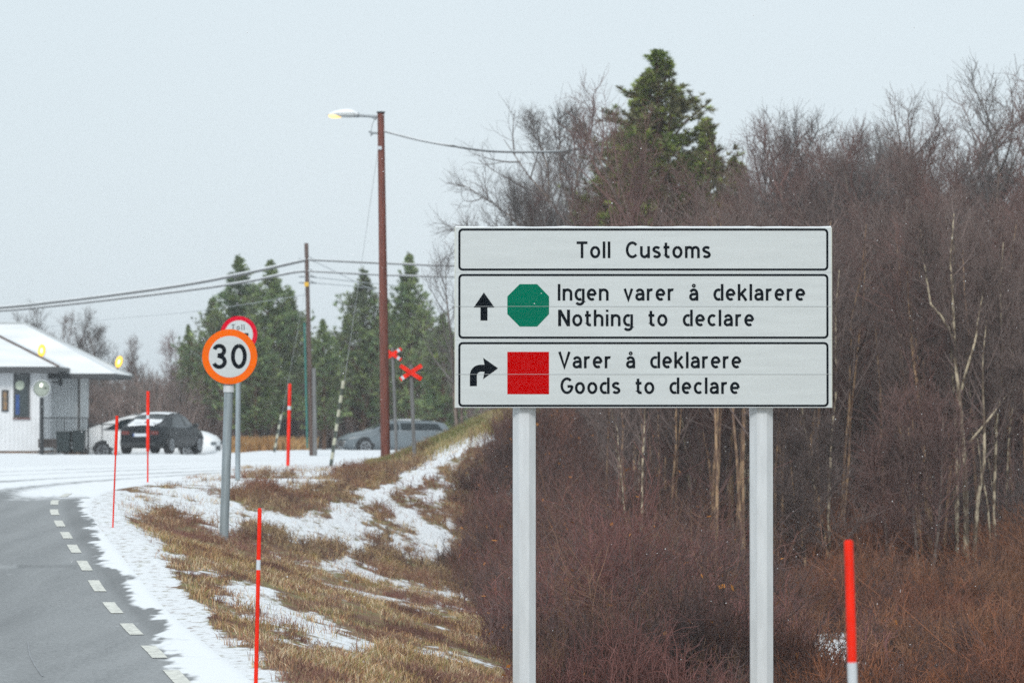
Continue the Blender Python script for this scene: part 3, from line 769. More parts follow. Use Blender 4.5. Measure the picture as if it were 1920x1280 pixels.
mb = MB().tube([P(708, 250, YL) + Vector((0, -.05, 0)), P(699, 250, YL) + Vector((0, -.05, 0)), P(692, 247, YL) + Vector((0, -.05, 0))], 0.028, 8)
mb.tube([P(699, 250, YL) + Vector((0, -.05, 0)), P(695, 255, YL) + Vector((0, -.05, 0))], 0.022, 8)
mb.tube([P(702, 225, YL), P(698, 234, YL), P(696, 246, YL)], 0.008, 6)
mb.build("cable_bracket", M['steel'], lamp, bl)
mb = MB().box(tuple(P(709, 281, YL) + Vector((0, -.13, 0))), tuple(P(716, 275, YL) + Vector((0, -.10, 0)))); mb.build("name_plate", M['reflect'], lamp, bl)

# stay wire of the lamp pole with its pale guard
def stay(name, label, a, b, guard, npal, rw=0.006, rg=0.055):
    root = thing(name, (b.x, b.y, b.z), label, "stay wire", "stay wires of the wooden poles")
    MB().tube([a, b - Vector((0, 0, .2))], rw, 6).build("wire", M['cable_snow'], root, b)
    t0, t1 = guard
    m1 = MB(); m2 = MB(); N_ = npal * 2
    for i in range(N_):
        u0 = t0 + (t1 - t0) * i / N_; u1 = t0 + (t1 - t0) * (i + 1) / N_
        (m1 if i % 2 == 0 else m2).tube([a + (b - a) * u0, a + (b - a) * u1], rg, 8)
    m1.add(m2.v, m2.f, 1, True)
    m1.build("guard", [M['guard_pale'], M['guard_dark']], root, b)
ga = P(712, 258, YL + 0.2); gb = P(620, 864, YL + 1.5); gb.z = gz(gb.x, gb.y)
stay("stay_wire", "steel stay wire with black and white striped guard beside the lamp pole", ga, gb, (0.735, 0.995), 6, 0.0055, 0.045)

# ------------------------------------------------------------------ utility pole behind
YU = 125.0; kU = YU / F
bu = P(584.5, 845, YU); bu.z = gz(bu.x, YU); tu = P(574.3, 456, YU)
up = thing("utility_pole", bu, "thin brown wooden utility pole with a grey stub pole beside it, wires running both ways", "utility pole")
def alu(py): return bu + (tu - bu) * ((845 - py) / (845 - 456))
MB().tube([bu - Vector((0, 0, .3)), bu, tu], [4.6*kU, 4.6*kU, 3.9*kU], 12).build("pole", M['wood_brown'], up, bu)
MB().tube([bu + Vector((.12, -.08, -.3)), P(586.3, 690, YU) + Vector((.04, -.08, 0))], [4.2*kU, 3.6*kU], 12).build("stub_pole", M['wood_grey'], up, bu)
MB().tube([P(576.5, 840, YU) + Vector((0, -.09, 0)), P(571, 605, YU) + Vector((0, -.05, 0))], 2.0*kU, 8).build("cable_pipe", M['teal'], up, bu)
MB().box(tuple(P(571, 537, YU) + Vector((0, -.12, 0))), tuple(P(579, 529, YU) + Vector((0, -.08, 0)))).build("marker_plate", M['yellow'], up, bu)
mb = MB()
for py, dx in ((487, 1), (509, 1), (519, 1), (530, 1)):
    p = alu(py); mb.tube([p + Vector((-.28, -.02, .03)), p + Vector((.3, -.02, 0.02))], 0.03, 6); mb.tube([p + Vector((.1, -.05, .1)), p + Vector((.28, -.05, 0))], 0.02, 6)
mb.build("cable_bracket", M['steel'], up, bu)
gb2 = P(513, 838, YU + 2); gb2.z = gz(gb2.x, gb2.y)
stay("stay_wire", "faint stay wire with small striped guard in front of the pines beside the utility pole", alu(520), gb2, (0.77, 0.98), 4, 0.005, 0.04)

# ------------------------------------------------------------------ overhead cables
def cable(label, pts, r, snow=0.0, n=26):
    """pts: (px,py,Y) knots; smooth curve through them"""
    k = [P(*p) for p in pts]
    out = []
    for i in range(len(k) - 1):
        p0 = k[max(i-1, 0)]; p1 = k[i]; p2 = k[i+1]; p3 = k[min(i+2, len(k)-1)]
        for j in range(8):
            t = j / 8
            out.append(0.5 * ((2*p1) + (-p0 + p2)*t + (2*p0 - 5*p1 + 4*p2 - p3)*t*t + (-p0 + 3*p1 - 3*p2 + p3)*t**3))
    out.append(k[-1])
    if snow:
        o = MB().tube(out, r, 6).build("overhead_cable", M['cable'])
        MB().tube([p + Vector((0, 0, r * 1.05)) for p in out], r * snow, 6).build("snow_cap", M['snow_grey'], o)
    else:
        o = MB().tube(out, r, 6).build("overhead_cable", M['cable_snow'])
    return tag(o, label, "cable", "overhead cables between the poles")
M['snow_grey'] = mat('cable_snow_cover', (0.66, 0.69, 0.71), 0.8, var=0.12, scale=1.5)
cable("snow covered overhead cable sagging from the lamp pole to the trees right of it", [(718, 246, 87), (780, 262, 86.5), (850, 275, 86), (930, 285, 89), (1040, 285, 93), (1140, 278, 98), (1300, 285, 112), (1440, 330, 126), (1700, 380, 150), (2100, 400, 190)], 0.018, 1.3)
cable("upper thick cable running left from the utility pole over the building", [(574, 488, 125), (556, 492, 125), (470, 511, 126), (350, 534, 127), (200, 555, 128), (90, 568, 129), (0, 577, 130), (-250, 594, 132)], 0.045, 0.9)
cable("lower thick cable running left from the utility pole over the building", [(575, 509, 125), (545, 512, 125), (460, 529, 126), (350, 545, 127), (200, 563, 128), (90, 575, 129), (0, 583, 130), (-250, 598, 132)], 0.035, 0.9)
cable("upper cable running right from the utility pole behind the lamp pole", [(575, 487, 125), (600, 488.5, 125), (720, 494, 126), (860, 499, 127), (1100, 500, 129), (1500, 480, 133), (2200, 400, 138)], 0.028, 0.9)
cable("lower cable running right from the utility pole behind the lamp pole", [(575, 509, 125), (600, 510, 125), (720, 516, 126), (860, 519.5, 127), (1100, 520, 129), (1500, 505, 133), (2200, 430, 138)], 0.024, 0.9)
cable("slanting cable dropping from the utility pole into the pine left of the lamp pole", [(578, 487, 125), (600, 495, 127), (664, 527, 140), (700, 545, 150), (760, 580, 168)], 0.013)
cable("third cable right of the utility pole, ending at the pine top", [(577, 519, 125), (620, 523, 132), (665, 528, 140), (750, 536, 170)], 0.016)
cable("fourth cable right of the utility pole, just under the third", [(577, 530, 125), (620, 533, 132), (665, 537, 140), (750, 545, 170)], 0.014)
cable("faint thin wire low in the sky between building roof and pines", [(-250, 633, 150), (60, 615, 146), (200, 599, 142), (370, 583, 140), (577, 552, 125)], 0.010)

# ------------------------------------------------------------------ red snowmobile crossing crosses
def cross(label, px, py, Y, half, base_px):
    c = P(px, py, Y); b = P(*base_px, Y); b.z = gz(b.x, Y + .05)
    root = thing("trail_cross_marker", b, label, "trail marker", "red cross markers of the trail")
    MB().tube([b - Vector((0, 0, .3)) + Vector((0, .06, 0)), c + Vector((0, .06, .17))], 0.042, 10).build("post", M['wood_grey'], root, b)
    for q, sgn in enumerate((1, -1)):
        mb = MB(); a = R(33) * sgn; hw = 0.044; L = half
        def seg(t0, t1, mi):
            d = Vector((math.cos(a), math.sin(a))); nn = Vector((-d.y, d.x)) * hw
            e = [Vector((c.x, c.z)) + d * t0 + nn, Vector((c.x, c.z)) + d * t1 + nn, Vector((c.x, c.z)) + d * t1 - nn, Vector((c.x, c.z)) + d * t0 - nn]
            mb.prism([(v.x, v.y) for v in e], c.y - 0.03 - 0.016 * q, c.y - 0.016 * q - 0.015, mi)
        if sgn > 0: seg(-L, -L*0.87, 0); seg(-L*0.87, -L*0.66, 1); seg(-L*0.66, L, 0)
        else: seg(-L, L*0.98, 0)
        if 'partly' in label:
            mb = MB(); seg(-L, L*0.55, 0); seg(L*0.55, L*0.8, 1); seg(L*0.8, L, 0)
        mb.build("cross_arm", [M['stake'], M['reflect']], root, b)
cross("red cross marker on a grey post on the slope of the bank", 770.5, 698, 80.0, 0.275, (778, 882))
cross("red cross marker partly hidden behind the brown lamp pole", 736, 664, 96.0, 0.27, (745, 850))

# ------------------------------------------------------------------ vegetation
def tubes(Pn, Rn, sides):
    """Pn (M,K,3) points, Rn (M,K) radii -> verts, quads"""
    Mn, K, _ = Pn.shape
    T = np.gradient(Pn, axis=1); T /= np.linalg.norm(T, axis=2, keepdims=True) + 1e-9
    up = np.where(np.abs(T[..., 2:3]) > 0.9, np.array([1.0, 0, 0]), np.array([0, 0, 1.0]))
    A = np.cross(T, up); A /= np.linalg.norm(A, axis=2, keepdims=True) + 1e-9
    B = np.cross(T, A)
    ang = 2 * np.pi * np.arange(sides) / sides
    V = Pn[:, :, None, :] + (A[:, :, None, :] * np.cos(ang)[None, None, :, None] + B[:, :, None, :] * np.sin(ang)[None, None, :, None]) * Rn[:, :, None, None]
    idx = np.arange(Mn * K * sides).reshape(Mn, K, sides)
    nx = np.roll(idx, -1, axis=2)
    f = np.stack([idx[:, :-1], nx[:, :-1], nx[:, 1:], idx[:, 1:]], -1).reshape(-1, 4)
    return V.reshape(-1, 3), f

def grow(rng, par, n, t0, t1, ang, length, up, K, jit=0.08):
    """children of the polylines par (M,Kp,3): n each, starting at t in [t0,t1], leaving at ang degrees, bending up"""
    Mn, Kp, _ = par.shape
    t = (t0 + (t1 - t0) * (np.arange(n)[None, :] + rng.random((Mn, n))) / n)
    u = t * (Kp - 1); i = np.clip(u.astype(int), 0, Kp - 2); fr = (u - i)[..., None]
    m = np.arange(Mn)[:, None]
    S = par[m, i] * (1 - fr) + par[m, i + 1] * fr
    T = par[m, i + 1] - par[m, i]; T /= np.linalg.norm(T, axis=2, keepdims=True) + 1e-9
    rv = rng.normal(size=S.shape); pr = np.cross(T, rv); pr /= np.linalg.norm(pr, axis=2, keepdims=True) + 1e-9
    a = np.radians(rng.uniform(ang[0], ang[1], (Mn, n)))[..., None]
    D = T * np.cos(a) + pr * np.sin(a)
    L = length(t, Mn, n)
    pts = [S]; d = D.copy()
    for k in range(1, K):
        d = d + np.array([0, 0, up / K]) + rng.normal(0, jit, d.shape)
        d /= np.linalg.norm(d, axis=2, keepdims=True) + 1e-9
        pts.append(pts[-1] + d * (L / (K - 1))[..., None])
    C = np.stack(pts, 2).reshape(Mn * n, K, 3)
    return C, t.reshape(-1), L.reshape(-1)

def taper(Mn, K, r0, r1):
    r0 = np.broadcast_to(np.asarray(r0, float), (Mn,)); 
    return r0[:, None] * (1 - np.linspace(0, 1, K))[None] + r1 * np.linspace(0, 1, K)[None]

def bark_mat(name, pale, darkc, scale=5):
    m = mat(name, pale, 0.8, scale=scale, col2=darkc, stretch=(2.5, 2.5, 1.0), spec=0.15)
    cr = [n for n in m.node_tree.nodes if n.type == 'VALTORGB'][0]
    cr.color_ramp.elements[0].position = 0.46; cr.color_ramp.elements[1].position = 0.56
    return m
M['birch'] = bark_mat('birch_bark', (0.24, 0.19, 0.16), (0.13, 0.10, 0.09))
M['birch_pale'] = bark_mat('pale_birch_bark', (0.56, 0.48, 0.35), (0.15, 0.115, 0.085), 4)
M['birch_tan'] = bark_mat('tan_birch_bark', (0.46, 0.31, 0.19), (0.22, 0.14, 0.10), 4)
M['twig'] = mat('birch_twigs', (0.235, 0.178, 0.162), 0.85, scale=0.5, col2=(0.155, 0.12, 0.112), spec=0.1)
M['twig_red'] = mat('reddish_twigs', (0.265, 0.155, 0.138), 0.85, scale=0.6, col2=(0.175, 0.118, 0.108), spec=0.1)
M['twig_grey'] = mat('grey_twigs', (0.22, 0.20, 0.195), 0.85, scale=0.6, col2=(0.15, 0.135, 0.13), spec=0.1)
M['needles'] = attr_mat('pine_needles', 0.7, 0.35, 0.9)
M['pinebark'] = mat('pine_bark', (0.16, 0.09, 0.055), 0.85, var=0.5, scale=7)

def birch_mesh(seed, H, stems, spread, bare, mats, twr=0.0036, dens=1.0, thick=1.0, name=("birch_trunk", "birch_crown")):
    """stems: list of stem polylines or a count. Returns (trunk mesh, crown mesh)"""
    rng = np.random.default_rng(seed)
    K = 9
    if isinstance(stems, int):
        st = []
        for s in range(stems):
            a = rng.random() * 6.28; lean = spread * (0.25 + 0.75 * rng.random()) * H
            h = H * (1.0 if s == 0 else rng.uniform(0.68, 0.95))
            t = np.linspace(0, 1, K)
            x = math.cos(a) * (0.06 * (stems > 1) + lean * t ** 1.3); y = math.sin(a) * (0.06 * (stems > 1) + lean * t ** 1.3)
            w_ = np.cumsum(rng.normal(0, 0.012 * H, (K, 2)), 0) * t[:, None]
            st.append(np.stack([x + w_[:, 0], y + w_[:, 1], h * t], 1))
        st = np.array(st)
    else:
        st = []
        for p in stems:
            p = np.array(p, float); d = np.concatenate([[0], np.cumsum(np.linalg.norm(np.diff(p, axis=0), axis=1))])
            u = np.linspace(0, d[-1], K); st.append(np.stack([np.interp(u, d, p[:, j]) for j in range(3)], 1))
        st = np.array(st)
    ns = len(st)
    sl = np.linalg.norm(st[:, -1] - st[:, 0], axis=1)
    r0 = (0.011 * sl + 0.018) * thick
    v1, f1 = tubes(st, taper(ns, K, r0, 0.008), 7)
    nb = int(22 * dens)
    L1, t1, l1 = grow(rng, st, nb, bare, 0.98, (28, 58), lambda t, m, n: (0.10 + 0.40 * (1 - t) ** 0.8) * sl[:, None] * rng.uniform(0.6, 1.15, (m, n)), 0.9, 6, 0.10)
    R1 = taper(len(L1), 6, 0.010 + 0.009 * l1, 0.006)
    V = [tubes(L1, R1, 4)]
    l1c = l1
    L2, t2, l2 = grow(rng, L1, int(9 * dens + 1), 0.18, 0.98, (25, 60), lambda t, m, n: (0.18 + 0.36 * (1 - t)) * l1c[:, None] * rng.uniform(0.6, 1.3, (m, n)) + 0.22, 0.6, 5, 0.14)
    V.append(tubes(L2, taper(len(L2), 5, 0.0055 + 0.002 * l2, 0.0035), 3))
    L3, t3, l3 = grow(rng, L2, int(8 * dens + 1), 0.12, 1.0, (20, 60), lambda t, m, n: rng.uniform(0.14, 0.46, (m, n)), 0.3, 4, 0.18)
    V.append(tubes(L3, taper(len(L3), 4, twr, twr * 0.6), 3))
    # twigs on the upper stems too
    L4, t4, l4 = grow(rng, st, int(26 * dens), max(0.15, bare - 0.15), 1.0, (25, 70), lambda t, m, n: rng.uniform(0.3, 0.9, (m, n)), 0.6, 4, 0.15)
    V.append(tubes(L4, taper(len(L4), 4, 0.006, 0.003), 3))
    o = 0; vv = []; ff = []
    for v, f in V: vv.append(v); ff.append(f + o); o += len(v)
    return np_mesh(name[0], v1, f1, mats[0], True), np_mesh(name[1], np.concatenate(vv), np.concatenate(ff), mats[1], True)

def zmax(me):
    if me.name not in _zm:
        a = np.empty(len(me.vertices) * 3, np.float32); me.vertices.foreach_get('co', a); _zm[me.name] = float(np.percentile(a[2::3], 99.7))
    return _zm[me.name]
_zm = {}
def place_tree(name, meshes, loc, label, cat, group=None, scale=1.0, rz=0.0, parts=("trunk", "crown")):
    root = thing(name, loc, label, cat, group, rz)
    root.scale = (scale, scale, scale)
    for m_, pn in zip(meshes, parts):
        o = bpy.data.objects.new(pn, m_); COL.objects.link(o); o.parent = root
    return root

VAR = [birch_mesh(101 + i, 8.0, st_, sp, br, (M['birch'], mt), dens=dn) for i, (st_, sp, br, mt, dn) in enumerate([
    (3, 0.20, 0.22, M['twig'], 1.0), (2, 0.16, 0.28, M['twig_red'], 1.05), (4, 0.26, 0.2, M['twig'], 0.9),
    (1, 0.06, 0.3, M['twig_grey'], 1.15), (3, 0.30, 0.18, M['twig_red'], 0.95), (2, 0.10, 0.25, M['twig_grey'], 1.05)])]

SKY = ([790,820,850,880,900,930,960,1000,1050,1090,1120,1150,1200,1300,1350,1400,1440,1480,1510,1540,1575,1600,1640,1690,1720,1740,1780,1810,1830,1860,1880,1920,2000],
       [620,560,440,400,350,290,245,225,205,215,215,155,170,150,165,215,290,275,235,205,225,235,180,150,200,265,240,160,122,170,210,140,150])
def skyline(px): return float(np.interp(px, *SKY))
rr = random.Random(5)
def put_birch(px, Y, top, label, group, var=None, name="birch_tree"):
    x = P(px, 700, Y).x; z = gz(x, Y)
    H = P(px, top, Y).z - z
    if H < 1.5: return None
    v = rr.randrange(len(VAR)) if var is None else var
    return place_tree(name, VAR[v], (x, Y, z), label, "tree", group, H / zmax(VAR[v][1]), rr.random() * 6.28)

# trees that carry the skyline, each told by what it stands beside
GS = "bare birches along the skyline"
for px, Y, dt, v, lab in [
    (862, 97, 30, 5, "low bare grey birch at the end of the wood just behind the customs sign corner"),
    (1085, 100, 20, 0, "bare birch with fine upright twigs touching the tall pine"),
    (1325, 88, 0, 4, "bare birch overlapping the thinner side of the tall pine"),
    (1400, 92, 15, 1, "bare birch with pale thin twigs just past the tall pine"),
    (1538, 84, 0, 3, "slender single birch standing up alone above the dip in the skyline"),
    (1480, 90, 10, 4, "low spreading bare birch in the dip of the skyline above the sign"),
    (1640, 80, 0, 0, "grey bare birch with open crown left of the tallest birch pair"),
    (1700, 82, 0, 4, "reddish bare birch with upswept limbs beside the open crowned grey birch"),
    (1835, 78, 0, 5, "tallest bare birch of the wood, dark crown high over the forked pale trunk"),
    (1925, 76, 5, 1, "tall reddish birch cut by the edge of the photo"),
    (1775, 84, 10, 2, "dark bare birch filling the gap below the tallest birch"),
    (1590, 88, 10, 1, "reddish bare birch between the slender single birch and the open crowned one")]:
    put_birch(px, Y, skyline(px) + dt, lab, GS, v)

# the thicket behind the sign: nothing tells these apart
GT = "bare birches packed in the thicket"
LT = "bare brown birch packed among others in the thicket behind the customs sign"
for i in range(150):
    px = rr.uniform(985, 2050); Y = rr.uniform(68, 112)
    if px < 1120: Y = rr.uniform(94, 112)
    elif px < 1250: Y = rr.uniform(74, 110)
    dt = rr.uniform(60, 380)
    if 1120 < px < 1430: dt += 200
    if Y < 76: dt += 90
    top = min(skyline(px) + dt, 690)
    put_birch(px, Y, top, LT, GT)

VART = [birch_mesh(151 + i, 7.0, st_, sp, 0.5, (mb_, M['twig']), dens=0.62, thick=0.42) for i, (st_, sp, mb_) in enumerate([(1, 0.10, M['birch_tan']), (2, 0.12, M['birch_pale']), (1, 0.05, M['birch_tan']), (2, 0.16, M['birch_tan'])])]
for i in range(58):
    px = rr.uniform(1180, 1960) if i < 40 else rr.uniform(1120, 1430); Y = rr.uniform(62.5, 70) if i < 40 else rr.uniform(56, 64)
    x = P(px, 700, Y).x; z = gz(x, Y); v = rr.randrange(4)
    place_tree("birch_tree", VART[v], (x, Y, z), "thin bare birch with a narrow light stem at the near edge of the thicket", "tree", "thin birches at the thicket edge", (P(px, rr.uniform(330, 620), Y).z - z) / zmax(VART[v][1]), rr.random() * 6.28)

for i in range(14):
    px = rr.uniform(1425, 1640); put_birch(px, rr.uniform(80, 104), skyline(px) + rr.uniform(20, 80), LT, GT)

# pale stems that show against the thicket
def custom(label, Y, stems_px, mats, dens=0.7, bare=0.45, seed=1):
    b = P(*stems_px[0][0], Y); x, z = b.x, gz(b.x, Y)
    st = []
    for sp in stems_px:
        pts = []
        for j, (a, c_) in enumerate(sp):
            p = P(a, c_, Y); pts.append((p.x - x, 0.12 * math.sin(j * 1.7 + len(st)), p.z - z))
        if sp is stems_px[0] or sp[0][1] > 1040: pts[0] = (pts[0][0], 0, -0.15)
        st.append(pts)
    ms = birch_mesh(seed, 6, st, 0, bare, mats, dens=dens, thick=0.68)
    return place_tree("birch_tree", ms, (x, Y, z), label, "tree", "pale stemmed birches at the edge of the thicket")
mt = (M['birch_pale'], M['twig'])
custom("broad bare birch with dark spreading limbs between the lamp cable and the tall pine", 94, [
    [(1055,860),(1058,560),(1055,430),(1040,385),(1005,345),(970,305),(945,262)],[(1058,440),(1072,390),(1083,330),(1090,270),(1086,218)],[(1050,560),(1000,450),(945,395),(900,365),(866,345)],
    [(1030,380),(1028,320),(1010,260),(995,225)],[(1060,600),(1015,520),(955,450),(890,430),(848,420)],[(1072,400),(1050,330),(1050,270),(1045,212)]], (M['birch'], M['twig_grey']), 0.62, 0.3, 41)
custom("forked birch with pale cream and black trunk, brightest of the thicket", 62, [
    [(1808,1090),(1815,985),(1808,900),(1806,810),(1796,730),(1790,650),(1786,560),(1780,480),(1790,400)],
    [(1826,1088),(1830,960),(1845,860),(1845,770),(1842,690),(1850,600)],
    [(1802,740),(1812,690),(1828,640),(1834,600),(1850,520)],
    [(1790,640),(1770,600),(1745,570),(1735,500),(1725,430)],
    [(1815,830),(1850,790),(1890,740),(1918,705)]], mt, 0.6, 0.5, 31)
custom("slender tan birch stem leaning left beside the forked pale birch", 63, [[(1752,1085),(1740,960),(1733,860),(1724,760),(1715,690),(1705,600),(1700,480)]], (M['birch_tan'], M['twig_red']), 0.7, 0.4, 32)
custom("thin tan birch stem kinked halfway, nearest to the sign's white edge", 66, [[(1700,1080),(1695,900),(1680,720),(1692,630),(1688,520),(1680,420)],[(1660,1080),(1655,900),(1650,740),(1640,600)]], (M['birch_tan'], M['twig']), 0.7, 0.4, 33)
custom("orange tinted birch stem between the sign posts, the most crooked there", 61, [[(1352,1075),(1346,1000),(1335,920),(1325,840),(1312,770),(1300,680)]], (M['birch_tan'], M['twig_red']), 0.8, 0.35, 34)
custom("grey white birch stem with dark scars, middle one between the sign posts", 62, [[(1305,1060),(1298,960),(1290,880),(1280,800),(1270,720)]], (M['birch_pale'], M['twig']), 0.8, 0.35, 35)
custom("short tan birch stem in the gap between the sign posts above the red shrubs", 64, [[(1230,1030),(1226,940),(1220,860),(1214,760)],[(1372,1030),(1374,900),(1368,760)]], (M['birch_tan'], M['twig']), 0.8, 0.35, 36)
custom("short pale birch with split foot behind the heath, beside the red stake", 60, [[(1556,1105),(1558,1060),(1545,1000),(1530,930),(1520,820)],[(1515,1100),(1508,1020),(1490,960),(1480,840)]], (M['birch_tan'], M['twig']), 0.8, 0.3, 37)
custom("many stemmed birch foot showing light bark low behind the heath", 60.5, [[(1720,1118),(1722,1060),(1716,1000),(1700,900),(1690,760)],[(1738,1118),(1748,1075),(1756,1010),(1765,900),(1770,780)],[(1660,1100),(1664,1060),(1660,980),(1640,860)]], (M['birch'], M['twig_red']), 0.8, 0.3, 38)

# far birches behind the customs house and the cars
VARF = [birch_mesh(201 + i, 7.0, st_, sp, 0.15, (M['birch'], mt_), twr=0.007, dens=0.8) for i, (st_, sp, mt_) in enumerate([(3, 0.22, M['twig']), (2, 0.2, M['twig_red']), (4, 0.28, M['twig_grey'])])]
GF = "far bare birches behind the car park"
FS = ([-60, 60, 80, 110, 150, 180, 215, 250, 275, 320, 350, 420, 500, 900], [650, 650, 640, 670, 640, 640, 690, 660, 690, 660, 640, 650, 650, 650])
def far_birch(px, Y, top, label, v):
    x = P(px, 700, Y).x; z = gz(x, Y); H = P(px, top, Y).z - z
    place_tree("birch_tree", VARF[v], (x, Y, z), label, "tree", GF, H / zmax(VARF[v][1]), rr.random() * 6.28)
for px, top, v, lab in [(78, 572, 2, "small bare birch showing over the roof ridge of the customs house"), (150, 588, 0, "pale grey birch above the sloping roof of the customs house, first of two"),
                        (186, 580, 2, "pale grey birch above the sloping roof with wide twigs, close behind the first"), (262, 632, 0, "bare birch just past the roof corner with the yellow lamp"),
                        (345, 622, 1, "taller bare birch between the black car and the speed limit sign")]:
    far_birch(px, 186, top, lab, v)
for i in range(70):
    px = rr.uniform(-60, 445) if i < 44 else rr.uniform(445, 1000)
    far_birch(px, rr.uniform(168, 196), float(np.interp(px, *FS)) + rr.uniform(30, 90), "bare brown birch in the far thicket behind the car park and pines", rr.randrange(3))

# -- pines
def pine_mesh(seed, H, rad, tufts, cols, dead=0.15, nl=0.13, nw=0.022, ragged=0.5):
    rng = np.random.default_rng(seed)
    K = 8
    tr = np.zeros((1, K, 3)); t = np.linspace(0, 1, K); tr[0, :, 2] = H * t; tr[0, :, :2] = np.cumsum(rng.normal(0, 0.002 * H, (K, 2)), 0) * t[:, None]
    v1, f1 = tubes(tr, taper(1, K, 0.014 * H, 0.02), 8)
    nw_ = int(H * 23)
    az0 = rng.random(6) * 6.28
    prof = lambda t: rad * (np.clip(1 - t, 0, 1) ** 0.74 * (1 + 0.22 * np.sin(9 * t + az0[0]) + 0.12 * np.sin(23 * t + az0[1])) + 0.03) * np.clip((t + 0.15) / 0.28, 0.4, 1) * np.clip((1 - t) / 0.22, 0.12, 1) ** 0.7
    L1, t1, l1 = grow(rng, tr, nw_, 0.10, 0.985, (50, 80), lambda t, m, n: prof(t) * rng.uniform(1 - ragged, 1.15, (m, n)), 0.55, 6, 0.06)
    V = [tubes(L1, taper(len(L1), 6, 0.012 + 0.012 * l1, 0.006), 4)]
    L2, t2, l2 = grow(rng, L1, 6, 0.12, 1.0, (25, 65), lambda t, m, n: (0.12 + 0.34 * (1 - t)) * l1[:, None] * rng.uniform(0.6, 1.2, (m, n)) + 0.14, 0.55, 4, 0.10)
    V.append(tubes(L2, taper(len(L2), 4, 0.008, 0.005), 3))
    top = tr[:, -3:, :]
    src = np.concatenate([L2, L1[:, 2:6]], 0)
    n = len(src)
    u = rng.random((n, tufts)) * 0.75 + 0.25
    i = np.clip((u * 3).astype(int), 0, 2); fr = (u * 3 - i)[..., None]; m = np.arange(n)[:, None]
    C = src[m, i] * (1 - fr) + src[m, i + 1] * fr
    D = src[m, i + 1] - src[m, i]; D /= np.linalg.norm(D, axis=2, keepdims=True) + 1e-9
    C = C.reshape(-1, 3); D = D.reshape(-1, 3) + np.array([0, 0, 0.35])
    C = np.concatenate([C, tr[0, -1] + rng.normal(0, 0.05, (14, 3)) - np.array([0, 0, 1]) * rng.random((14, 1)) * 0.5]); D = np.concatenate([D, np.tile([0, 0, 1.0], (14, 1))])
    nn = 11
    q = len(C)
    dirs = D[:, None] * 0.8 + rng.normal(0, 0.5, (q, nn, 3)); dirs /= np.linalg.norm(dirs, axis=2, keepdims=True)
    L = nl * rng.uniform(0.7, 1.2, (q, nn, 1)) * (1 - 0.55 * smooth(0.72, 1.0, C[:, 2] / H))[:, None, None]
    side = np.cross(dirs, rng.normal(size=dirs.shape)); side /= np.linalg.norm(side, axis=2, keepdims=True)
    base = C[:, None] + dirs * 0.02
    tri = np.stack([base - side * nw / 2, base + side * nw / 2, base + dirs * L], 2).reshape(-1, 3)
    f = np.arange(q * nn * 3).reshape(-1, 3)
    pal = np.array(cols)
    clump = (fbm(C[:, 0] * 0.9 + seed, C[:, 2] * 0.9 + C[:, 1], 3) - 0.3) / 0.4
    ci = np.clip((np.clip(clump + rng.normal(0, 0.2, q), 0, 0.999) * len(pal)).astype(int), 0, len(pal) - 1)
    tint = np.repeat(pal[ci] * rng.uniform(0.75, 1.25, (q, 1)), nn * 3, 0)
    o = 0; vv = []; ff = []
    for v, f_ in V: vv.append(v); ff.append(f_ + o); o += len(v)
    tm = np_mesh("pine_trunk", v1, f1, M['pinebark'], True)
    bm_ = np_mesh("pine_limbs", np.concatenate(vv), np.concatenate(ff), M['pinebark'], True)
    cm = np_mesh("pine_crown", tri, f, M['needles'], False, tint)
    return tm, bm_, cm
def put_pine(px, top, Y, meshes, H0, label, group=None, wide=1.0):
    x = P(px, 700, Y).x; z = gz(x, Y); H = P(px, top, Y).z - z
    r = place_tree("pine_tree", meshes, (x, Y, z), label, "tree", group, H / zmax(meshes[2]), rr.random() * 6.28, ("trunk", "branches", "crown"))
    r.scale = (r.scale[0] * wide, r.scale[1] * wide, r.scale[2])
    return r
darkp = [(0.11, 0.155, 0.04), (0.20, 0.27, 0.06), (0.28, 0.34, 0.08), (0.16, 0.155, 0.08)]
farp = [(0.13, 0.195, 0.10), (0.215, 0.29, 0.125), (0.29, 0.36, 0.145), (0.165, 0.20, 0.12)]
bigp = pine_mesh(301, 11.0, 2.9, 3, darkp, nl=0.17, nw=0.022, ragged=0.55)
put_pine(1252, 100, 99, bigp, 11.0, "tall green pine rising above the bare birches over the customs sign", wide=1.65)
smallp = pine_mesh(302, 8.0, 2.0, 3, darkp, nl=0.16, nw=0.022, ragged=0.55)
put_pine(1382, 300, 101, smallp, 8.0, "narrower pine top half lost in twigs just behind the tall pine", wide=1.2)
put_pine(1168, 250, 101, smallp, 8.0, "shorter pine crowding the tall pine beside the broad dark birch", wide=1.5)
put_pine(1203, 150, 102, smallp, 8.0, "pine top close against the tall pine, a little lower")
put_pine(1330, 225, 103, smallp, 8.0, "pine standing between the tall pine and the narrow pine top")
put_pine(992, 405, 108, smallp, 8.0, "small pine tip peeping over the top edge of the customs sign")
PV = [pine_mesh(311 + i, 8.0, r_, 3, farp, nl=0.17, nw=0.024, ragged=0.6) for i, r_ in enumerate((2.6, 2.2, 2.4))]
GP = "pines behind the road"
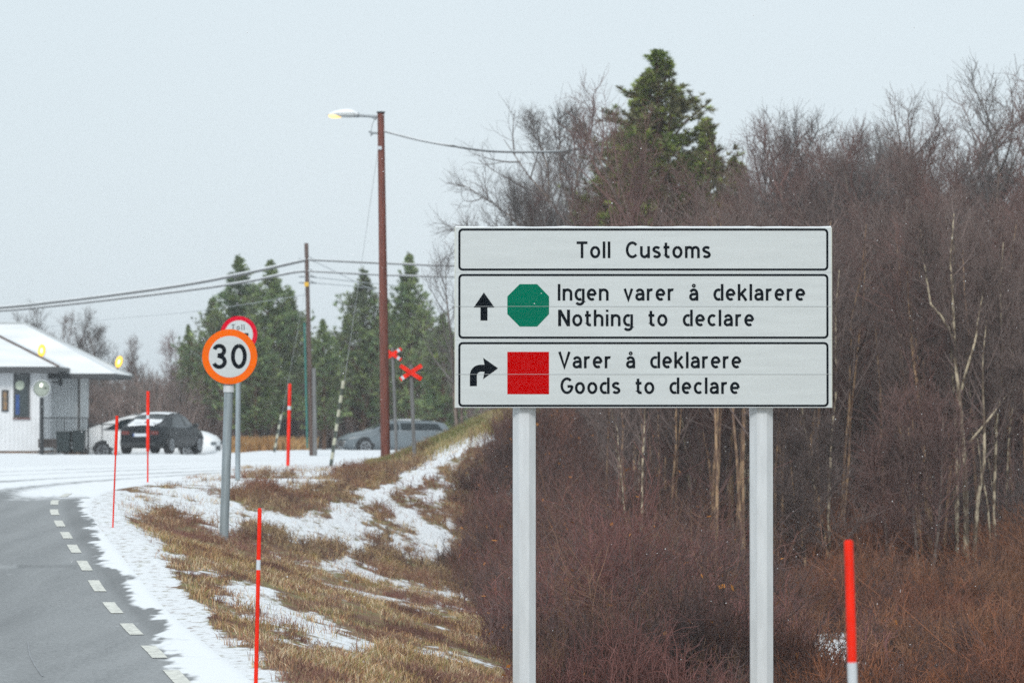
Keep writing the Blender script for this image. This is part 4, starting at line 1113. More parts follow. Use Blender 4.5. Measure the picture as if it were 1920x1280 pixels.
for px, top, Y, v, wd, lab in [
    (447, 482, 168, 0, 1.0, "wide green pine behind the speed limit sign"),
    (512, 490, 165, 1, 1.05, "green pine between the speed limit sign and the utility pole"),
    (400, 560, 172, 2, 1.0, "lower pine at the end of the row beside the bare thicket"),
    (545, 545, 174, 2, 0.9, "dim pine directly behind the utility pole"),
    (608, 600, 160, 1, 1.0, "short yellowish pine in the gap just right of the utility pole"),
    (682, 506, 166, 2, 0.95, "bluish green pine left of the brown lamp pole"),
    (768, 478, 163, 0, 0.85, "full pine right behind the red cross markers"),
    (726, 560, 172, 1, 1.0, "pine filling the gap behind the brown lamp pole"),
    (832, 590, 158, 1, 1.1, "dark pine beside the lower corner of the customs sign"),
    (355, 610, 176, 1, 0.75, "narrow dark pine half buried in the bare thicket"),
    (650, 590, 176, 2, 0.9, "low pine behind the striped stay wire guard"),
    (480, 600, 160, 1, 1.2, "bushy low pine between the two round signs and the red stake"),
    (425, 620, 178, 0, 1.3, "broad dim pine low down behind the two round signs"), (575, 640, 178, 0, 1.4, "broad low dim pine at the foot of the utility pole"), (708, 600, 179, 2, 1.4, "broad low dim pine between lamp pole and striped guard"), (795, 580, 178, 0, 1.3, "broad dim pine filling in behind the red cross on the bank")]:
    put_pine(px, top, Y, PV[v], 8.0, lab, GP, wd * 1.22)

# -- shrubs in the ditch and on the bank, and the heath on the forest floor: one tangle each
M['shrub'] = attr_mat('shrub_twigs', 0.85, 0.25, 1.0)
def shrub_mass(name, X, Y, hgt, nst, pal, label, rad=0.010, ns2=8, tilt=0.27, leaves=0):
    rng = np.random.default_rng(len(X))
    Z = ground(X, Y); n = len(X)
    bx = np.repeat(X, nst) + rng.normal(0, 0.10, n * nst); by = np.repeat(Y, nst) + rng.normal(0, 0.10, n * nst); bz = np.repeat(Z, nst) - 0.05
    h = np.repeat(hgt, nst) * rng.uniform(0.45, 1.1, n * nst)
    a = rng.random(n * nst) * 6.28; ln = np.abs(rng.normal(0, tilt, n * nst)) * h
    K = 4; t = np.linspace(0, 1, K)
    st = np.stack([bx[:, None] + (np.cos(a) * ln)[:, None] * t ** 1.2, by[:, None] + (np.sin(a) * ln)[:, None] * t ** 1.2, bz[:, None] + h[:, None] * t], 2)
    st[:, 1:] += np.cumsum(rng.normal(0, 0.05, st[:, 1:].shape), 1) * h[:, None, None]
    v1, f1 = tubes(st, taper(len(st), K, rad * 0.55 * rng.uniform(0.6, 2.0, len(st)), rad * 0.25), 3)
    tw, _, _ = grow(rng, st, ns2, 0.2, 1.0, (25, 80), lambda tt, m, q: (0.12 + 0.26 * rng.random((m, q))) * h[:, None] + 0.05, 0.4, 3, 0.28)
    v2, f2 = tubes(tw, taper(len(tw), 3, rad * 0.36, rad * 0.2), 3)
    pn = np.array(pal)
    cl = np.clip((fbm(X * 0.55 + 7, Y * 0.3, 4) - 0.28) / 0.44 + rng.normal(0, 0.16, n), 0, 0.999)
    cc = pn[(cl * len(pn)).astype(int)] * rng.uniform(0.75, 1.25, (n, 1))
    c1 = np.repeat(np.repeat(cc, nst, 0) * rng.uniform(0.8, 1.2, (n * nst, 1)), K * 3, 0)
    c2 = np.repeat(np.repeat(np.repeat(cc, nst, 0), ns2, 0) * rng.uniform(0.8, 1.25, (n * nst * ns2, 1)), 9, 0)
    VV = [v1, v2]; FF = [f1, f2 + len(v1)]; CC = [c1, c2]
    if leaves:                                       # a few withered leaves still on the twigs
        i = rng.integers(0, len(tw), leaves * 3); i = i[fbm(tw[i, 0, 0] * 0.9, tw[i, 0, 1] * 0.5, 3) > 0.55][:leaves]
        c = tw[i, -1]; a1 = rng.normal(0, 0.016, c.shape); a2 = rng.normal(0, 0.016, c.shape)
        q = np.stack([c - a1, c + a2, c + a1, c - a2], 1).reshape(-1, 3)
        FF.append(np.arange(len(q)).reshape(-1, 4) + len(v1) + len(v2)); VV.append(q)
        CC.append(np.repeat(np.array([(0.55, 0.22, 0.05)]) * rng.uniform(0.5, 1.1, (len(c), 1)), 4, 0))
    me = np_mesh(name, np.concatenate(VV), np.concatenate(FF), M['shrub'], True, np.concatenate(CC))
    return tag(link(name, me), label, "shrubs", kind="stuff")
redb = [(0.11, 0.073, 0.066), (0.19, 0.108, 0.094), (0.22, 0.115, 0.092), (0.17, 0.112, 0.106), (0.22, 0.13, 0.085), (0.13, 0.095, 0.09), (0.21, 0.10, 0.09)]
# willow and dwarf birch, waist to head high, from the ditch to the bank and behind the sign posts
N = 9500
X = RNG.uniform(-2.6, 6.5, N); Y = RNG.uniform(36.8, 88, N); Z = ground(X, Y)
px_, py_ = proj(X, Y, Z)
edge = np.interp(py_, [770, 800, 850, 920, 960, 1010, 1060, 1120, 1180, 1250, 1330, 1420], [1020, 955, 905, 870, 865, 872, 835, 885, 920, 960, 985, 995])
kp = (px_ > edge + RNG.normal(0, 14, N)) & (px_ < 1700 - RNG.random(N) ** 2 * 240)
bankc = np.interp(px_, [830, 900, 960, 1010, 1060, 1110], [835, 800, 790, 785, 800, 850])
kp &= (py_ > bankc + 22)
kp &= (px_ < 1440) | (snow_at(X, Y, Z) < 0.3)
X, Y, px_, py_ = X[kp], Y[kp], px_[kp], py_[kp]
hg = np.clip(0.30 + (px_ - np.interp(py_, [770, 920, 1060, 1180, 1280, 1400], [930, 860, 840, 890, 950, 980])) / 230, 0.2, 1.15) * np.clip(2.6 * fbm(X * 0.8, Y * 0.5, 4) - 0.25, 0.35, 1.7) * RNG.uniform(0.6, 1.35, len(X))
hg = hg * np.interp(px_, [850, 1150, 1350, 1480, 1700], [0.9, 1, 0.8, 0.5, 0.25]) * np.interp(Y, [36, 44, 70, 88], [0.6, 1.0, 1.0, 0.7])
shrub_mass("shrubbery", X, Y, hg, 6, redb, "reddish brown leafless shrubs filling the ditch and slope behind the sign posts", leaves=2600)
# heath
N = 8500
X = RNG.uniform(2.2, 14, N); Y = RNG.uniform(36.2, 66, N); Z = ground(X, Y)
px_, py_ = proj(X, Y, Z)
kp = (px_ > 1440 + RNG.normal(0, 25, N)) & (px_ < 2500) & (snow_at(X, Y, Z) < 0.3)
X, Y = X[kp], Y[kp]
heath = [(0.23, 0.10, 0.065), (0.15, 0.08, 0.062), (0.28, 0.115, 0.06), (0.13, 0.08, 0.07), (0.25, 0.125, 0.075)]
shrub_mass("heath", X, Y, (0.15 + 0.75 * fbm(X * 0.9, Y * 0.5, 3) * RNG.uniform(0.5, 1.5, len(X))) * np.interp(Y, [34, 56, 66], [0.8, 1.0, 1.9]), 9, heath, "rust red knee high heath on the forest floor", rad=0.011, ns2=5, tilt=0.5)
# dark undergrowth between the trees
N = 4600
X = RNG.uniform(1.5, 17, N); Y = RNG.uniform(67, 114, N)
px_, py_ = proj(X, Y, ground(X, Y))
kp = (px_ > np.interp(Y, [67, 82, 114], [1240, 1180, 1030])) & (px_ < 2000)
X, Y = X[kp], Y[kp]
under = [(0.19, 0.15, 0.14), (0.22, 0.17, 0.16), (0.24, 0.155, 0.14), (0.16, 0.14, 0.135)]
shrub_mass("undergrowth", X, Y, 1.0 + 2.2 * fbm(X * 0.6, Y * 0.4, 3), 8, under, "dark grey brown undergrowth between the birch stems of the wood", rad=0.016, ns2=6, tilt=0.22)
# brown scrub on and before the bank, small heather clumps
N = 2600
X = RNG.uniform(-6.5, 0.2, N); Y = RNG.uniform(56, 90, N); Z = ground(X, Y)
kp = (snow_at(X, Y, Z) < 0.15) & (X - xe(np.minimum(Y, 57)) > 1.6)
X, Y = X[kp], Y[kp]
shrub_mass("heather", X, Y, 0.10 + 0.2 * fbm(X, Y * 0.6, 3), 6, [(0.25, 0.13, 0.09), (0.34, 0.22, 0.13), (0.20, 0.125, 0.10), (0.42, 0.30, 0.18)], "low brown heather between the snow patches before the bank", rad=0.011, ns2=4, tilt=0.5)
# far scrub that closes the view behind the car park
N = 2600
X = RNG.uniform(-26, 3, N); Y = RNG.uniform(166, 200, N)
shrub_mass("far_scrub", X, Y, 1.5 + 2.2 * fbm(X * 0.3, Y * 0.2, 3), 6, [(0.22, 0.17, 0.155), (0.26, 0.195, 0.175), (0.19, 0.17, 0.155)], "far grey brown scrub behind the car park and under the pines", rad=0.035, ns2=6, tilt=0.22)
# orange grass tuft strip before the pines
N = 9000
X = RNG.uniform(-13.0, -8.3, N); Y = RNG.uniform(151, 160, N); px_, _p = proj(X, Y, ground(X, Y))
kp = (px_ > 430) & (px_ < 600) & (fbm(X * 1.5, Y, 3) > 0.42 + 0.15 * (px_ > 520))
X, Y = X[kp], Y[kp]
me = blades("tall_grass", X, Y, 0.25 + 0.4 * RNG.random(len(X)), 0.05, pick(len(X), [(0.36, 0.20, 0.08), (0.42, 0.27, 0.12), (0.26, 0.14, 0.06)], X, Y), 0.35)
tag(link("tall_grass", me), "orange brown tall grass strip before the pines", "grass", kind="stuff")

# ------------------------------------------------------------------ customs house
def clad_mat(name, col, groove, step):
    m = mat(name, col, 0.6, var=0.08, scale=1.5)
    n = m.node_tree.nodes; l = m.node_tree.links; b = n["Principled BSDF"]
    tc = n.new("ShaderNodeTexCoord"); wv = n.new("ShaderNodeTexWave"); wv.wave_type = 'BANDS'; wv.bands_direction = 'X'; wv.wave_profile = 'SAW'
    wv.inputs["Scale"].default_value = 1.0 / step * 0.314 ; l.new(tc.outputs["Object"], wv.inputs["Vector"])
    cr = n.new("ShaderNodeValToRGB"); cr.color_ramp.elements[0].position = 0.0; cr.color_ramp.elements[0].color = (*groove, 1)
    cr.color_ramp.elements[1].position = 0.22; cr.color_ramp.elements[1].color = (1, 1, 1, 1)
    l.new(wv.outputs[0], cr.inputs[0])
    old = b.inputs["Base Color"].links[0].from_socket
    mx = n.new("ShaderNodeMix"); mx.data_type = 'RGBA'; mx.blend_type = 'MULTIPLY'; mx.inputs[0].default_value = 1.0
    l.new(old, mx.inputs[6]); l.new(cr.outputs[0], mx.inputs[7]); l.new(mx.outputs[2], b.inputs["Base Color"])
    bp = n.new("ShaderNodeBump"); bp.inputs["Strength"].default_value = 0.6; bp.inputs["Distance"].default_value = 0.02
    l.new(cr.outputs[0], bp.inputs["Height"]); l.new(bp.outputs[0], b.inputs["Normal"])
    return m
M['clad'] = clad_mat('white_boards', (0.78, 0.80, 0.82), (0.75, 0.75, 0.76), 0.16)
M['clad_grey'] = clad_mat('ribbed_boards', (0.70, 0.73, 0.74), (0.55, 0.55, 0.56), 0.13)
M['rust'] = mat('rusty_base', (0.30, 0.17, 0.09), 0.8, col2=(0.17, 0.13, 0.11), scale=1.2)
M['blue'] = mat('blue_curtain', (0.03, 0.09, 0.30), 0.7, var=0.3)
M['reflected_globe'] = mat('painted_reflection', (0.55, 0.62, 0.50), 0.3, var=0.1)
M['bin'] = mat('dark_green_bin', (0.010, 0.022, 0.024), 0.5, var=0.3)
M['plank'] = mat('grey_planks', (0.10, 0.085, 0.08), 0.8, var=0.4, scale=5, stretch=(0.3, 1, 6))
M['poster'] = mat('orange_notice', (0.42, 0.22, 0.08), 0.6, scale=6, col2=(0.12, 0.12, 0.10))
YB, YW = 137.0, 141.0
gb_ = 0.80
o = Vector((P(75, 800, YB).x, YB, gb_))
hs = thing("customs_house", o, "low white boarded customs house with a snow covered hipped roof", "building")
xL = P(-330, 0, YB).x; xF = P(75, 0, YB).x; xR = P(150, 0, YW).x
zeF = P(0, 690, YB).z; zeM = P(0, 703, YW).z
mb = MB().box((xL, YB, gb_ + 0.12), (xF, YB + 8, zeF)); mb.build("wall", M['clad'], hs, o)["label"] = "bright white front wall"
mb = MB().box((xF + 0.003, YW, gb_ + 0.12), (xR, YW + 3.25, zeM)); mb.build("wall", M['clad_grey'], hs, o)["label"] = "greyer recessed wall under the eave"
mb = MB().box((xL, YB + 0.05, gb_ - 0.3), (xF - 0.03, YB + 7.9, gb_ + 0.12)); mb.box((xF, YW + 0.05, gb_ - 0.3), (xR - 0.03, YW + 3.2, gb_ + 0.12)); mb.build("foundation", M['rust'], hs, o)
mb = MB().box((xF - 0.07, YB - 0.02, gb_ + 0.13), (xF + 0.02, YB + 0.05, zeF)); mb.build("corner_board", M['clad'], hs, o)
# window
def V2(px, py, Y): p = P(px, py, Y); return p.x, p.z
x0, z1 = V2(25.5, 698, YB); x1, z0 = V2(56, 783, YB)
t = 0.07
mb = MB().ring([(x0,z0),(x1,z0),(x1,z1),(x0,z1)], [(x0+t,z0+t),(x1-t,z0+t),(x1-t,z1-t),(x0+t,z1-t)], YB - 0.04, YB - 0.003)
wf = mb.build("window", M['roofdark'], hs, o)
MB().box((x0+t, YB - 0.02, z0+t), (x1-t, YB - 0.012, z1-t)).build("pane", M['glass'], wf, o)
MB().box((x0 - .02, YB - 0.08, z0 - 0.05), (x1 + .02, YB - 0.002, z0 - 0.002)).build("sill", M['trim'], wf, o)
MB().box((x0+t+.01, YB - 0.026, z0+t+.05), (x0+t+.15, YB - 0.021, z0 + 0.85)).build("curtain", M['blue'], wf, o)
p = P(37, 722, YB - 0.04); MB().disc((p.x, p.z), 0.17, YB - 0.030, YB - 0.021, 0, 24).build("globe_reflection", M['reflected_globe'], wf, o)  # reflection of the convex mirror, painted on the pane as a pale disc
x0, z1 = V2(3.5, 731, YB); x1, z0 = V2(16, 771, YB)
mb = MB().box((x0, YB - 0.07, z0), (x1, YB - 0.002, z1)); mb.box((x0+.06, YB - 0.075, z0+.06), (x1-.06, YB - 0.07, z1-.06), 1); mb.build("notice_case", [M['dark'], M['poster']], hs, o)
# main hipped roof
yE, yR = YW - 1.3, YW + 1.7
eR = P(216, 700, yE); zE = eR.z; rR = P(45, 607, yR); zR_ = rR.z; xBL = xL - 4
th = 0.16
def roof(name, pts, faces, thick, mtop, mside):
    mb = MB(); n = len(pts)
    vs = [Vector(p) for p in pts] + [Vector(p) - Vector((0, 0, thick)) for p in pts]
    mb.add(vs[:n], faces, 0)
    mb.add(vs, [tuple(n + i for i in f[::-1]) for f in faces], 1)
    return mb, vs, n
M['roof_snow'] = mat('roof_snow', (0.84, 0.87, 0.89), 0.75, scale=0.8, col2=(0.70, 0.73, 0.75), stretch=(0.5, 1, 2.5), bump=0.2)
yBk = 2 * yR - yE
pts = [(xBL, yE, zE), (eR.x, yE, zE), (eR.x, yBk, zE), (xBL, yBk, zE), (xBL, yR, zR_), (rR.x, yR, zR_)]
mb, vs, n = roof("roof", pts, [(0, 1, 5, 4), (1, 2, 5), (2, 3, 4, 5)], th, 0, 1)
mb.add(vs, [(0, 6, 7, 1), (1, 7, 8, 2), (2, 8, 9, 3)], 1)
rm = mb.build("roof", [M['roof_snow'], M['roofdark']], hs, o); rm["label"] = "main snowy hipped roof"
MB().tube([vs[4] + Vector((0,0,.03)), vs[5] + Vector((0,0,.03)), vs[2] + Vector((0,0,.01))], 0.05, 8).build("ridge_cap", M['lamp_grey'], rm, o)
# porch roof in front
yP = YB - 0.7
C_ = P(109, 687, yP); zP = C_.z; Q = P(-62, 600, YB + 3.4)
pts = [(xBL, yP, zP), (C_.x, yP, zP), (C_.x, YB + 6, zP), (xBL, YB + 3.4, Q.z), (Q.x, YB + 3.4, Q.z)]
mb, vs, n = roof("roof", pts, [(0, 1, 4, 3), (1, 2, 4)], 0.14, 0, 1)
mb.add(vs, [(0, 5, 6, 1), (1, 6, 7, 2)], 1)
rp = mb.build("roof", [M['roof_snow'], M['roofdark']], hs, o); rp["label"] = "lower porch roof with dark fascia"
MB().box((xBL, yP - 0.03, zP - 0.24), (C_.x + .02, yP - 0.002, zP - 0.015)).build("fascia", M['roofdark'], rp, o)
MB().tube([vs[4] + Vector((0, 0, .02)), vs[1] + Vector((.02, 0, 0))], 0.05, 6).build("hip_cap", M['wood_brown'], rp, o)
MB().box((xF, yE - 0.03, zE - 0.2), (eR.x + .02, yE - 0.002, zE - 0.02)).build("fascia", M['roofdark'], rm, o)
# down pipe on the recessed wall
MB().tube([P(148.5, 708, YW - .05), P(148.5, 838, YW - .05)], 0.035, 8).build("downpipe", M['plank'], hs, o)

def floodlight(label, px, py, Y, tilt):
    c = P(px, py, Y)
    foot = c + Vector((-0.10, 0.1, -0.30))
    root = thing("floodlight", foot, label, "floodlight", "yellow floodlights on the roof")
    ax = Vector((math.sin(R(tilt)), 0, math.cos(R(tilt)))); sd_ = Vector((ax.z, 0, -ax.x))
    def oval(mb, ra, rb, y0, y1, mi=0):
        n = 20
        mb.add([c + sd_ * ra * math.cos(6.2832*k/n) + ax * rb * math.sin(6.2832*k/n) + Vector((0, y0, 0)) for k in range(n)] + [c + sd_ * ra * math.cos(6.2832*k/n) + ax * rb * math.sin(6.2832*k/n) + Vector((0, y1, 0)) for k in range(n)],
            [tuple(range(n)), tuple(range(n, 2*n))[::-1]] + [(k, n+k, n+(k+1) % n, (k+1) % n) for k in range(n)], mi)
    mb = MB(); oval(mb, 0.135, 0.235, 0.0, 0.12); mb.build("housing", M['yellow'], root, foot)
    mb = MB(); oval(mb, 0.12, 0.22, -0.02, -0.002); ln = mb.build("lens", M['flood'], root, foot)
    mb = MB(); oval(mb, 0.045, 0.10, -0.032, -0.022); mb.build("lamp", M['flood_core'], ln, foot)
    MB().tube([foot - Vector((0, 0, 0.06)), c + Vector((-0.03, 0.1, -0.12))], 0.035, 8).build("bracket", M['dark'], root, foot)
floodlight("lit yellow floodlight on the dark hip of the lower porch roof", 78, 657, YB + 0.2, 4)
floodlight("lit yellow floodlight near the outer corner of the main snowy roof", 223, 678, yR + 1.9, 16)

# lantern under the eave
p = P(107, 705, YB + 1.2)
lt = thing("wall_lantern", p, "dark square lantern on a bracket under the eave of the customs house", "lantern")
a = P(100, 712, YB + 1.2); b_ = P(112, 723, YB + 1.2)
MB().box((p.x + .06, p.y - .12, P(0, 723, YB+1.2).z), (p.x + .20, p.y + .12, P(0, 711, YB+1.2).z)).build("lantern_body", M['dark'], lt, p, bevel=0.02)
MB().box((p.x + .09, p.y - .05, P(0, 711, YB+1.2).z), (p.x + .15, p.y + .05, P(0, 698, YB+1.2).z)).tube([(p.x - .2, p.y, P(0, 716, YB+1.2).z), (p.x + .1, p.y, P(0, 716, YB+1.2).z)], 0.03, 6).build("bracket", M['dark'], lt, p)

# convex mirror on its post
YM = 134.5
c = P(78, 728, YM); g_ = Vector((P(81, 0, YM).x, YM, gz(P(81, 0, YM).x, YM)))
mr_ = thing("convex_mirror", g_, "round convex traffic mirror on a dark post in front of the customs house", "traffic mirror")
mb = MB(); n = 28; rings = 6; vs = [(c.x, c.y - 0.13, c.z)]; fs = []
for i in range(1, rings + 1):
    a = i / rings
    for k_ in range(n):
        g = 6.2832 * k_ / n; vs.append((c.x + 0.29 * a * math.cos(g), c.y - 0.13 * math.sqrt(max(0, 1 - a * a * 0.9)) + 0.041 * a, c.z + 0.29 * a * math.sin(g)))
for k_ in range(n): fs.append((0, 1 + (k_+1) % n, 1 + k_))
for i in range(rings - 1):
    for k_ in range(n):
        b0 = 1 + i * n; b1 = b0 + n; fs.append((b0 + k_, b0 + (k_+1) % n, b1 + (k_+1) % n, b1 + k_))
mb.add(vs, fs, 0, True); mb.build("mirror_face", M['mirror'], mr_, g_)
mb = MB(); mb.ring(circ(c.x, c.z, 0.32, 40), circ(c.x, c.z, 0.288, 40), c.y - 0.03, c.y + 0.05); mb.disc((c.x, c.z), 0.30, c.y + 0.03, c.y + 0.06); mb.build("mirror_rim", M['lamp_grey'], mr_, g_)
MB().tube([g_ - Vector((0, 0, .2)), (g_.x - .02, YM + 0.09, c.z - .1)], 0.07, 10).build("post", M['dark'], mr_, g_)

# railing, steps, bins
YR2 = 135.6
def railing(label, pa, pb, ptop, pbot, n, Y):
    a = P(pa, ptop, Y); b = P(pb, ptop, Y); zb_ = P(0, pbot, Y).z
    root = thing("railing", (a.x, Y, zb_), label, "railing", "thin black railings of the entrance")
    off = (a.x, Y, zb_)
    mb = MB().tube([a, b], 0.022, 6); mb.tube([(a.x, Y, zb_ + .1), (b.x, Y, zb_ + .1)], 0.018, 6); mb.build("handrail", M['dark'], root, off)
    mb = MB()
    for i in range(n + 1):
        x = a.x + (b.x - a.x) * i / n; big = i in (0, n // 2, n)
        mb.tube([(x, Y, zb_ - (0.3 if big else 0.0) + (0 if big else .1)), (x, Y, a.z)], 0.026 if big else 0.011, 6)
    mb.build("balusters", M['dark'], root, off)
railing("thin black railing in front of the greyer recessed wall", 76, 165, 783, 842, 18, YR2)
railing("lower black railing in front of the white car", 166, 217, 795, 846, 12, YR2 - 1.2)
gS = P(75, 845, YR2 - .3)
st_ = thing("entrance_steps", (gS.x, YR2 - .3, gb_), "weathered plank landing and steps at the customs house door", "steps")
off = (gS.x, YR2 - .3, gb_)
xa, xb = P(76, 0, YR2).x, P(133, 0, YR2).x
MB().box((xa, YR2 - .35, gb_ + .45), (xb, YR2 + 3, gb_ + .56)).box((xa, YR2 - .34, gb_ + .25), (xb - .1, YR2 - .26, gb_ + .45)).build("landing", M['plank'], st_, off)
for i in range(2): MB().box((xb - .3 + .12 * i, YR2 - .75 + .02 * i, gb_ + .30 - .15 * i), (xb + .1 + .12 * i, YR2 + .5, gb_ + .35 - .15 * i)).build("tread", M['plank'], st_, off)
for xx in (xa + .05, (xa + xb) / 2, xb - .12): MB().box((xx, YR2 - .3, gb_ - .1), (xx + .1, YR2 - .2, gb_ + .25)).build("support", M['wood_grey'], st_, off)
def bin_(label, pa, pb, ptop, Y):
    a = P(pa, ptop, Y); b = P(pb, ptop, Y); z0 = gz(a.x, Y); wd = b.x - a.x
    off = Vector(((a.x + b.x) / 2, Y, z0))
    root = thing("wheelie_bin", off, label, "bin", "dark bins by the railing")
    mb = MB(); h = a.z - z0 - .06; w0, w1 = wd * .40, wd * .48
    vs = [(off.x + sx_ * (w0 if k == 0 else w1), Y + sy_ * (.28 if k == 0 else .34), z0 + .06 + h * k) for k in (0, 1) for sx_, sy_ in ((-1,-1),(1,-1),(1,1),(-1,1))]
    mb.add(vs, [(0,3,2,1),(4,5,6,7),(0,1,5,4),(1,2,6,5),(2,3,7,6),(3,0,4,7)]); mb.build("bin_body", M['bin'], root, off, bevel=0.03)
    MB().box((off.x - wd*.5, Y - .38, a.z - .0595), (off.x + wd*.5, Y + .38, a.z)).build("lid", M['bin'], root, off, bevel=0.025)
    for s_ in (-1, 1): MB().tube([(off.x + s_*w0*.9, Y + .3, z0 + .1), (off.x + s_*(w0*.9 + .06), Y + .3, z0 + .1)], 0.1, 12).build("wheel", M['tyre'], root, off)
bin_("dark bin right next to the entrance steps", 106, 134, 808, YR2 - 1.0)
bin_("dark bin at the outer end of the railing, beside the white car", 136, 161, 806, YR2 - 0.9)

# ------------------------------------------------------------------ cars
def car(label, cpos, yaw, L, W, prof, belt, col, win, ws, rw, estate=False, snow=None, front=True):
    """prof/belt: (u, z) roof line and belt line, u = 0 rear .. 1 front"""
    root = thing("parked_car" if 'driving' not in label else "estate_car", cpos, label, "car", None, yaw)
    U = np.array(sorted(set(list(np.linspace(0, 1, 33)) + [p[0] for p in prof])))
    pu, pz = zip(*prof); bu_, bz_ = zip(*belt)
    def sec(u):
        x = (u - 0.5) * L; e = abs(2 * u - 1)
        w = W / 2 * (1 - 0.16 * e ** 4 - 0.06 * e ** 14)
        zt = np.interp(u, pu, pz); zb = min(np.interp(u, bu_, bz_), zt - 0.03)
        gh = np.clip((zt - zb) / 0.45, 0, 1)
        wt = w * (0.93 - 0.19 * gh)
        bot = 0.20 + 0.12 * max(0, (e - 0.85) / 0.15)
        return x, w, zb, zt, wt, bot
    ring_n = 15; vs = []
    for u in U:
        x, w, zb, zt, wt, bot = sec(u)
        half = [(w * .80, bot), (w * .96, bot + .10), (w, bot + .30), (w * .995, (bot + .30) * .45 + zb * .55), (w * .965, zb), (wt, zt - .055), (wt * .80, zt - .008)]
        r = [(-y, z) for y, z in half] + [(0, zt + .01)] + [(y, z) for y, z in half[::-1]]
        vs += [(x, y, z) for y, z in r]
    n = ring_n; fs = []
    for i in range(len(U) - 1):
        for k in range(n): fs.append((i*n + k, i*n + (k+1) % n, (i+1)*n + (k+1) % n, (i+1)*n + k))
    mb = MB().add(vs, fs, 0, True); mb.add(vs[:n], [tuple(range(n))[::-1]], 0); mb.add(vs[-n:], [tuple(range(n))], 0)
    mb.build("body", col, root)
    G = M['carglass']
    def side(u, t, s, d=.008):
        x, w, zb, zt, wt, bot = sec(u)
        y = w * .965 + (wt - w * .965) * t; z = zb + (zt - .055 - zb) * t
        return (x, s * (y + d), z)
    def top(u, q, d=.008):
        x, w, zb, zt, wt, bot = sec(u)
        return (x, q * wt * .80, zt + .01 * (1 - abs(q)) + d)
    def gridpatch(f, nu, nv):
        v = [f(i / nu, j / nv) for i in range(nu + 1) for j in range(nv + 1)]
        return v, [(i*(nv+1)+j, i*(nv+1)+j+1, (i+1)*(nv+1)+j+1, (i+1)*(nv+1)+j) for i in range(nu) for j in range(nv)]
    for s in (-1, 1):
        for (u0b, u1b, u0t, u1t) in win:
            v, f = gridpatch(lambda a, b, s=s: side((u0b + (u1b-u0b)*a) * (1-b) + (u0t + (u1t-u0t)*a) * b, .08 + .80*b, s), 8, 3)
            MB().add(v, f, 0, True).build("side_window", G, root)
        v, f = gridpatch(lambda a, b, s=s: side(win[-1][0] + (win[0][1] - win[-1][0]) * a, -.02 + .07*b, s, .012), 10, 1)
        MB().add(v, f, 0, True).build("window_trim", M['steel'], root)
    v, f = gridpatch(lambda a, b: top(ws[0] + (ws[1]-ws[0])*a, -1 + 2*b, .010), 5, 8); MB().add(v, f, 0, True).build("windscreen", G, root)
    v, f = gridpatch(lambda a, b: top(rw[0] + (rw[1]-rw[0])*a, -.92 + 1.84*b, .010), 5, 8); rwo = MB().add(v, f, 0, True).build("rear_window", G, root)
    for u in (.175, .815):
        x, w, zb, zt, wt, bot = sec(u)
        for s in (-1, 1):
            mb = MB(); cyl = lambda r, y0, y1, mi: mb.prism([(x + r*math.cos(6.2832*k/24), .33 + r*math.sin(6.2832*k/24)) for k in range(24)], min(s*y0, s*y1), max(s*y0, s*y1), mi)
            cyl(.33, w - .20, w + .012, 0); wh = mb.build("wheel", M['tyre'], root)
            mb = MB(); mb.ring([(x + .22*math.cos(6.2832*k/24), .33 + .22*math.sin(6.2832*k/24)) for k in range(24)], [(x + .16*math.cos(6.2832*k/24), .33 + .16*math.sin(6.2832*k/24)) for k in range(24)], min(s*(w+.013), s*(w+.02)), max(s*(w+.013), s*(w+.02)))
            for k in range(5):
                a = 6.2832*k/5; d = Vector((math.cos(a), math.sin(a))); q = Vector((-d.y, d.x)) * .025
                e = [d*.03 + q, d*.17 + q, d*.17 - q, d*.03 - q]
                mb.prism([(x + v_.x, .33 + v_.y) for v_ in e], min(s*(w+.013), s*(w+.019)), max(s*(w+.013), s*(w+.019)))
            mb.build("rim", M['rim'], wh)
            mb = MB(); m_ = 16
            outer = [(x + .40*math.cos(math.pi*k/m_), .33 + .40*math.sin(math.pi*k/m_)) for k in range(m_+1)]; inner = [(x + .325*math.cos(math.pi*k/m_), .33 + .325*math.sin(math.pi*k/m_)) for k in range(m_+1)]
            for k in range(m_): mb.prism([outer[k], outer[k+1], inner[k+1], inner[k]], min(s*(w-.12), s*(w+.006)), max(s*(w-.12), s*(w+.006)))
            mb.build("wheel_arch", M['dark'], root)
    # lights
    def zat(u, k): x, w, zb, zt, wt, bot = sec(u); return x, w, zb, zt
    xr, wr, zbr, ztr = zat(0, 0); xf, wf_, zbf, ztf = zat(1, 0)
    for s in (-1, 1):
        MB().box((xr - .012, min(s*wr*.55, s*wr*.97), ztr - .22), (xr + .25, max(s*wr*.55, s*wr*.97), ztr - .08)).build("tail_light", M['taillight'], root, bevel=.02)
        MB().box((xf - .28, min(s*wf_*.5, s*wf_*1.07), ztf - .17), (xf + .012, max(s*wf_*.5, s*wf_*1.07), ztf - .03)).build("headlight", M['headlight'], root, bevel=.03)
        x, w, zb, zt, wt, bot = sec(ws[1] - .06)
        MB().box((x - .12, min(s*(w*.97), s*(w + .16)), zb - .0), (x + .06, max(s*(w*.97), s*(w + .16)), zb + .14)).build("wing_mirror", M['dark'] if col is not M['car_white'] else col, root, bevel=.04)
    mb = MB().box((xr - .02, -.26, .62), (xr + .1, .26, .73), 0); mb.box((xr - .022, .21, .625), (xr - .019, .26, .725), 1); mb.build("number_plate", [M['reflect'], M['blue']], root)
    MB().box((xf - .15, -wf_*.55, .34), (xf + .015, wf_*.55, .52)).build("grille", M['dark'], root, bevel=.02)
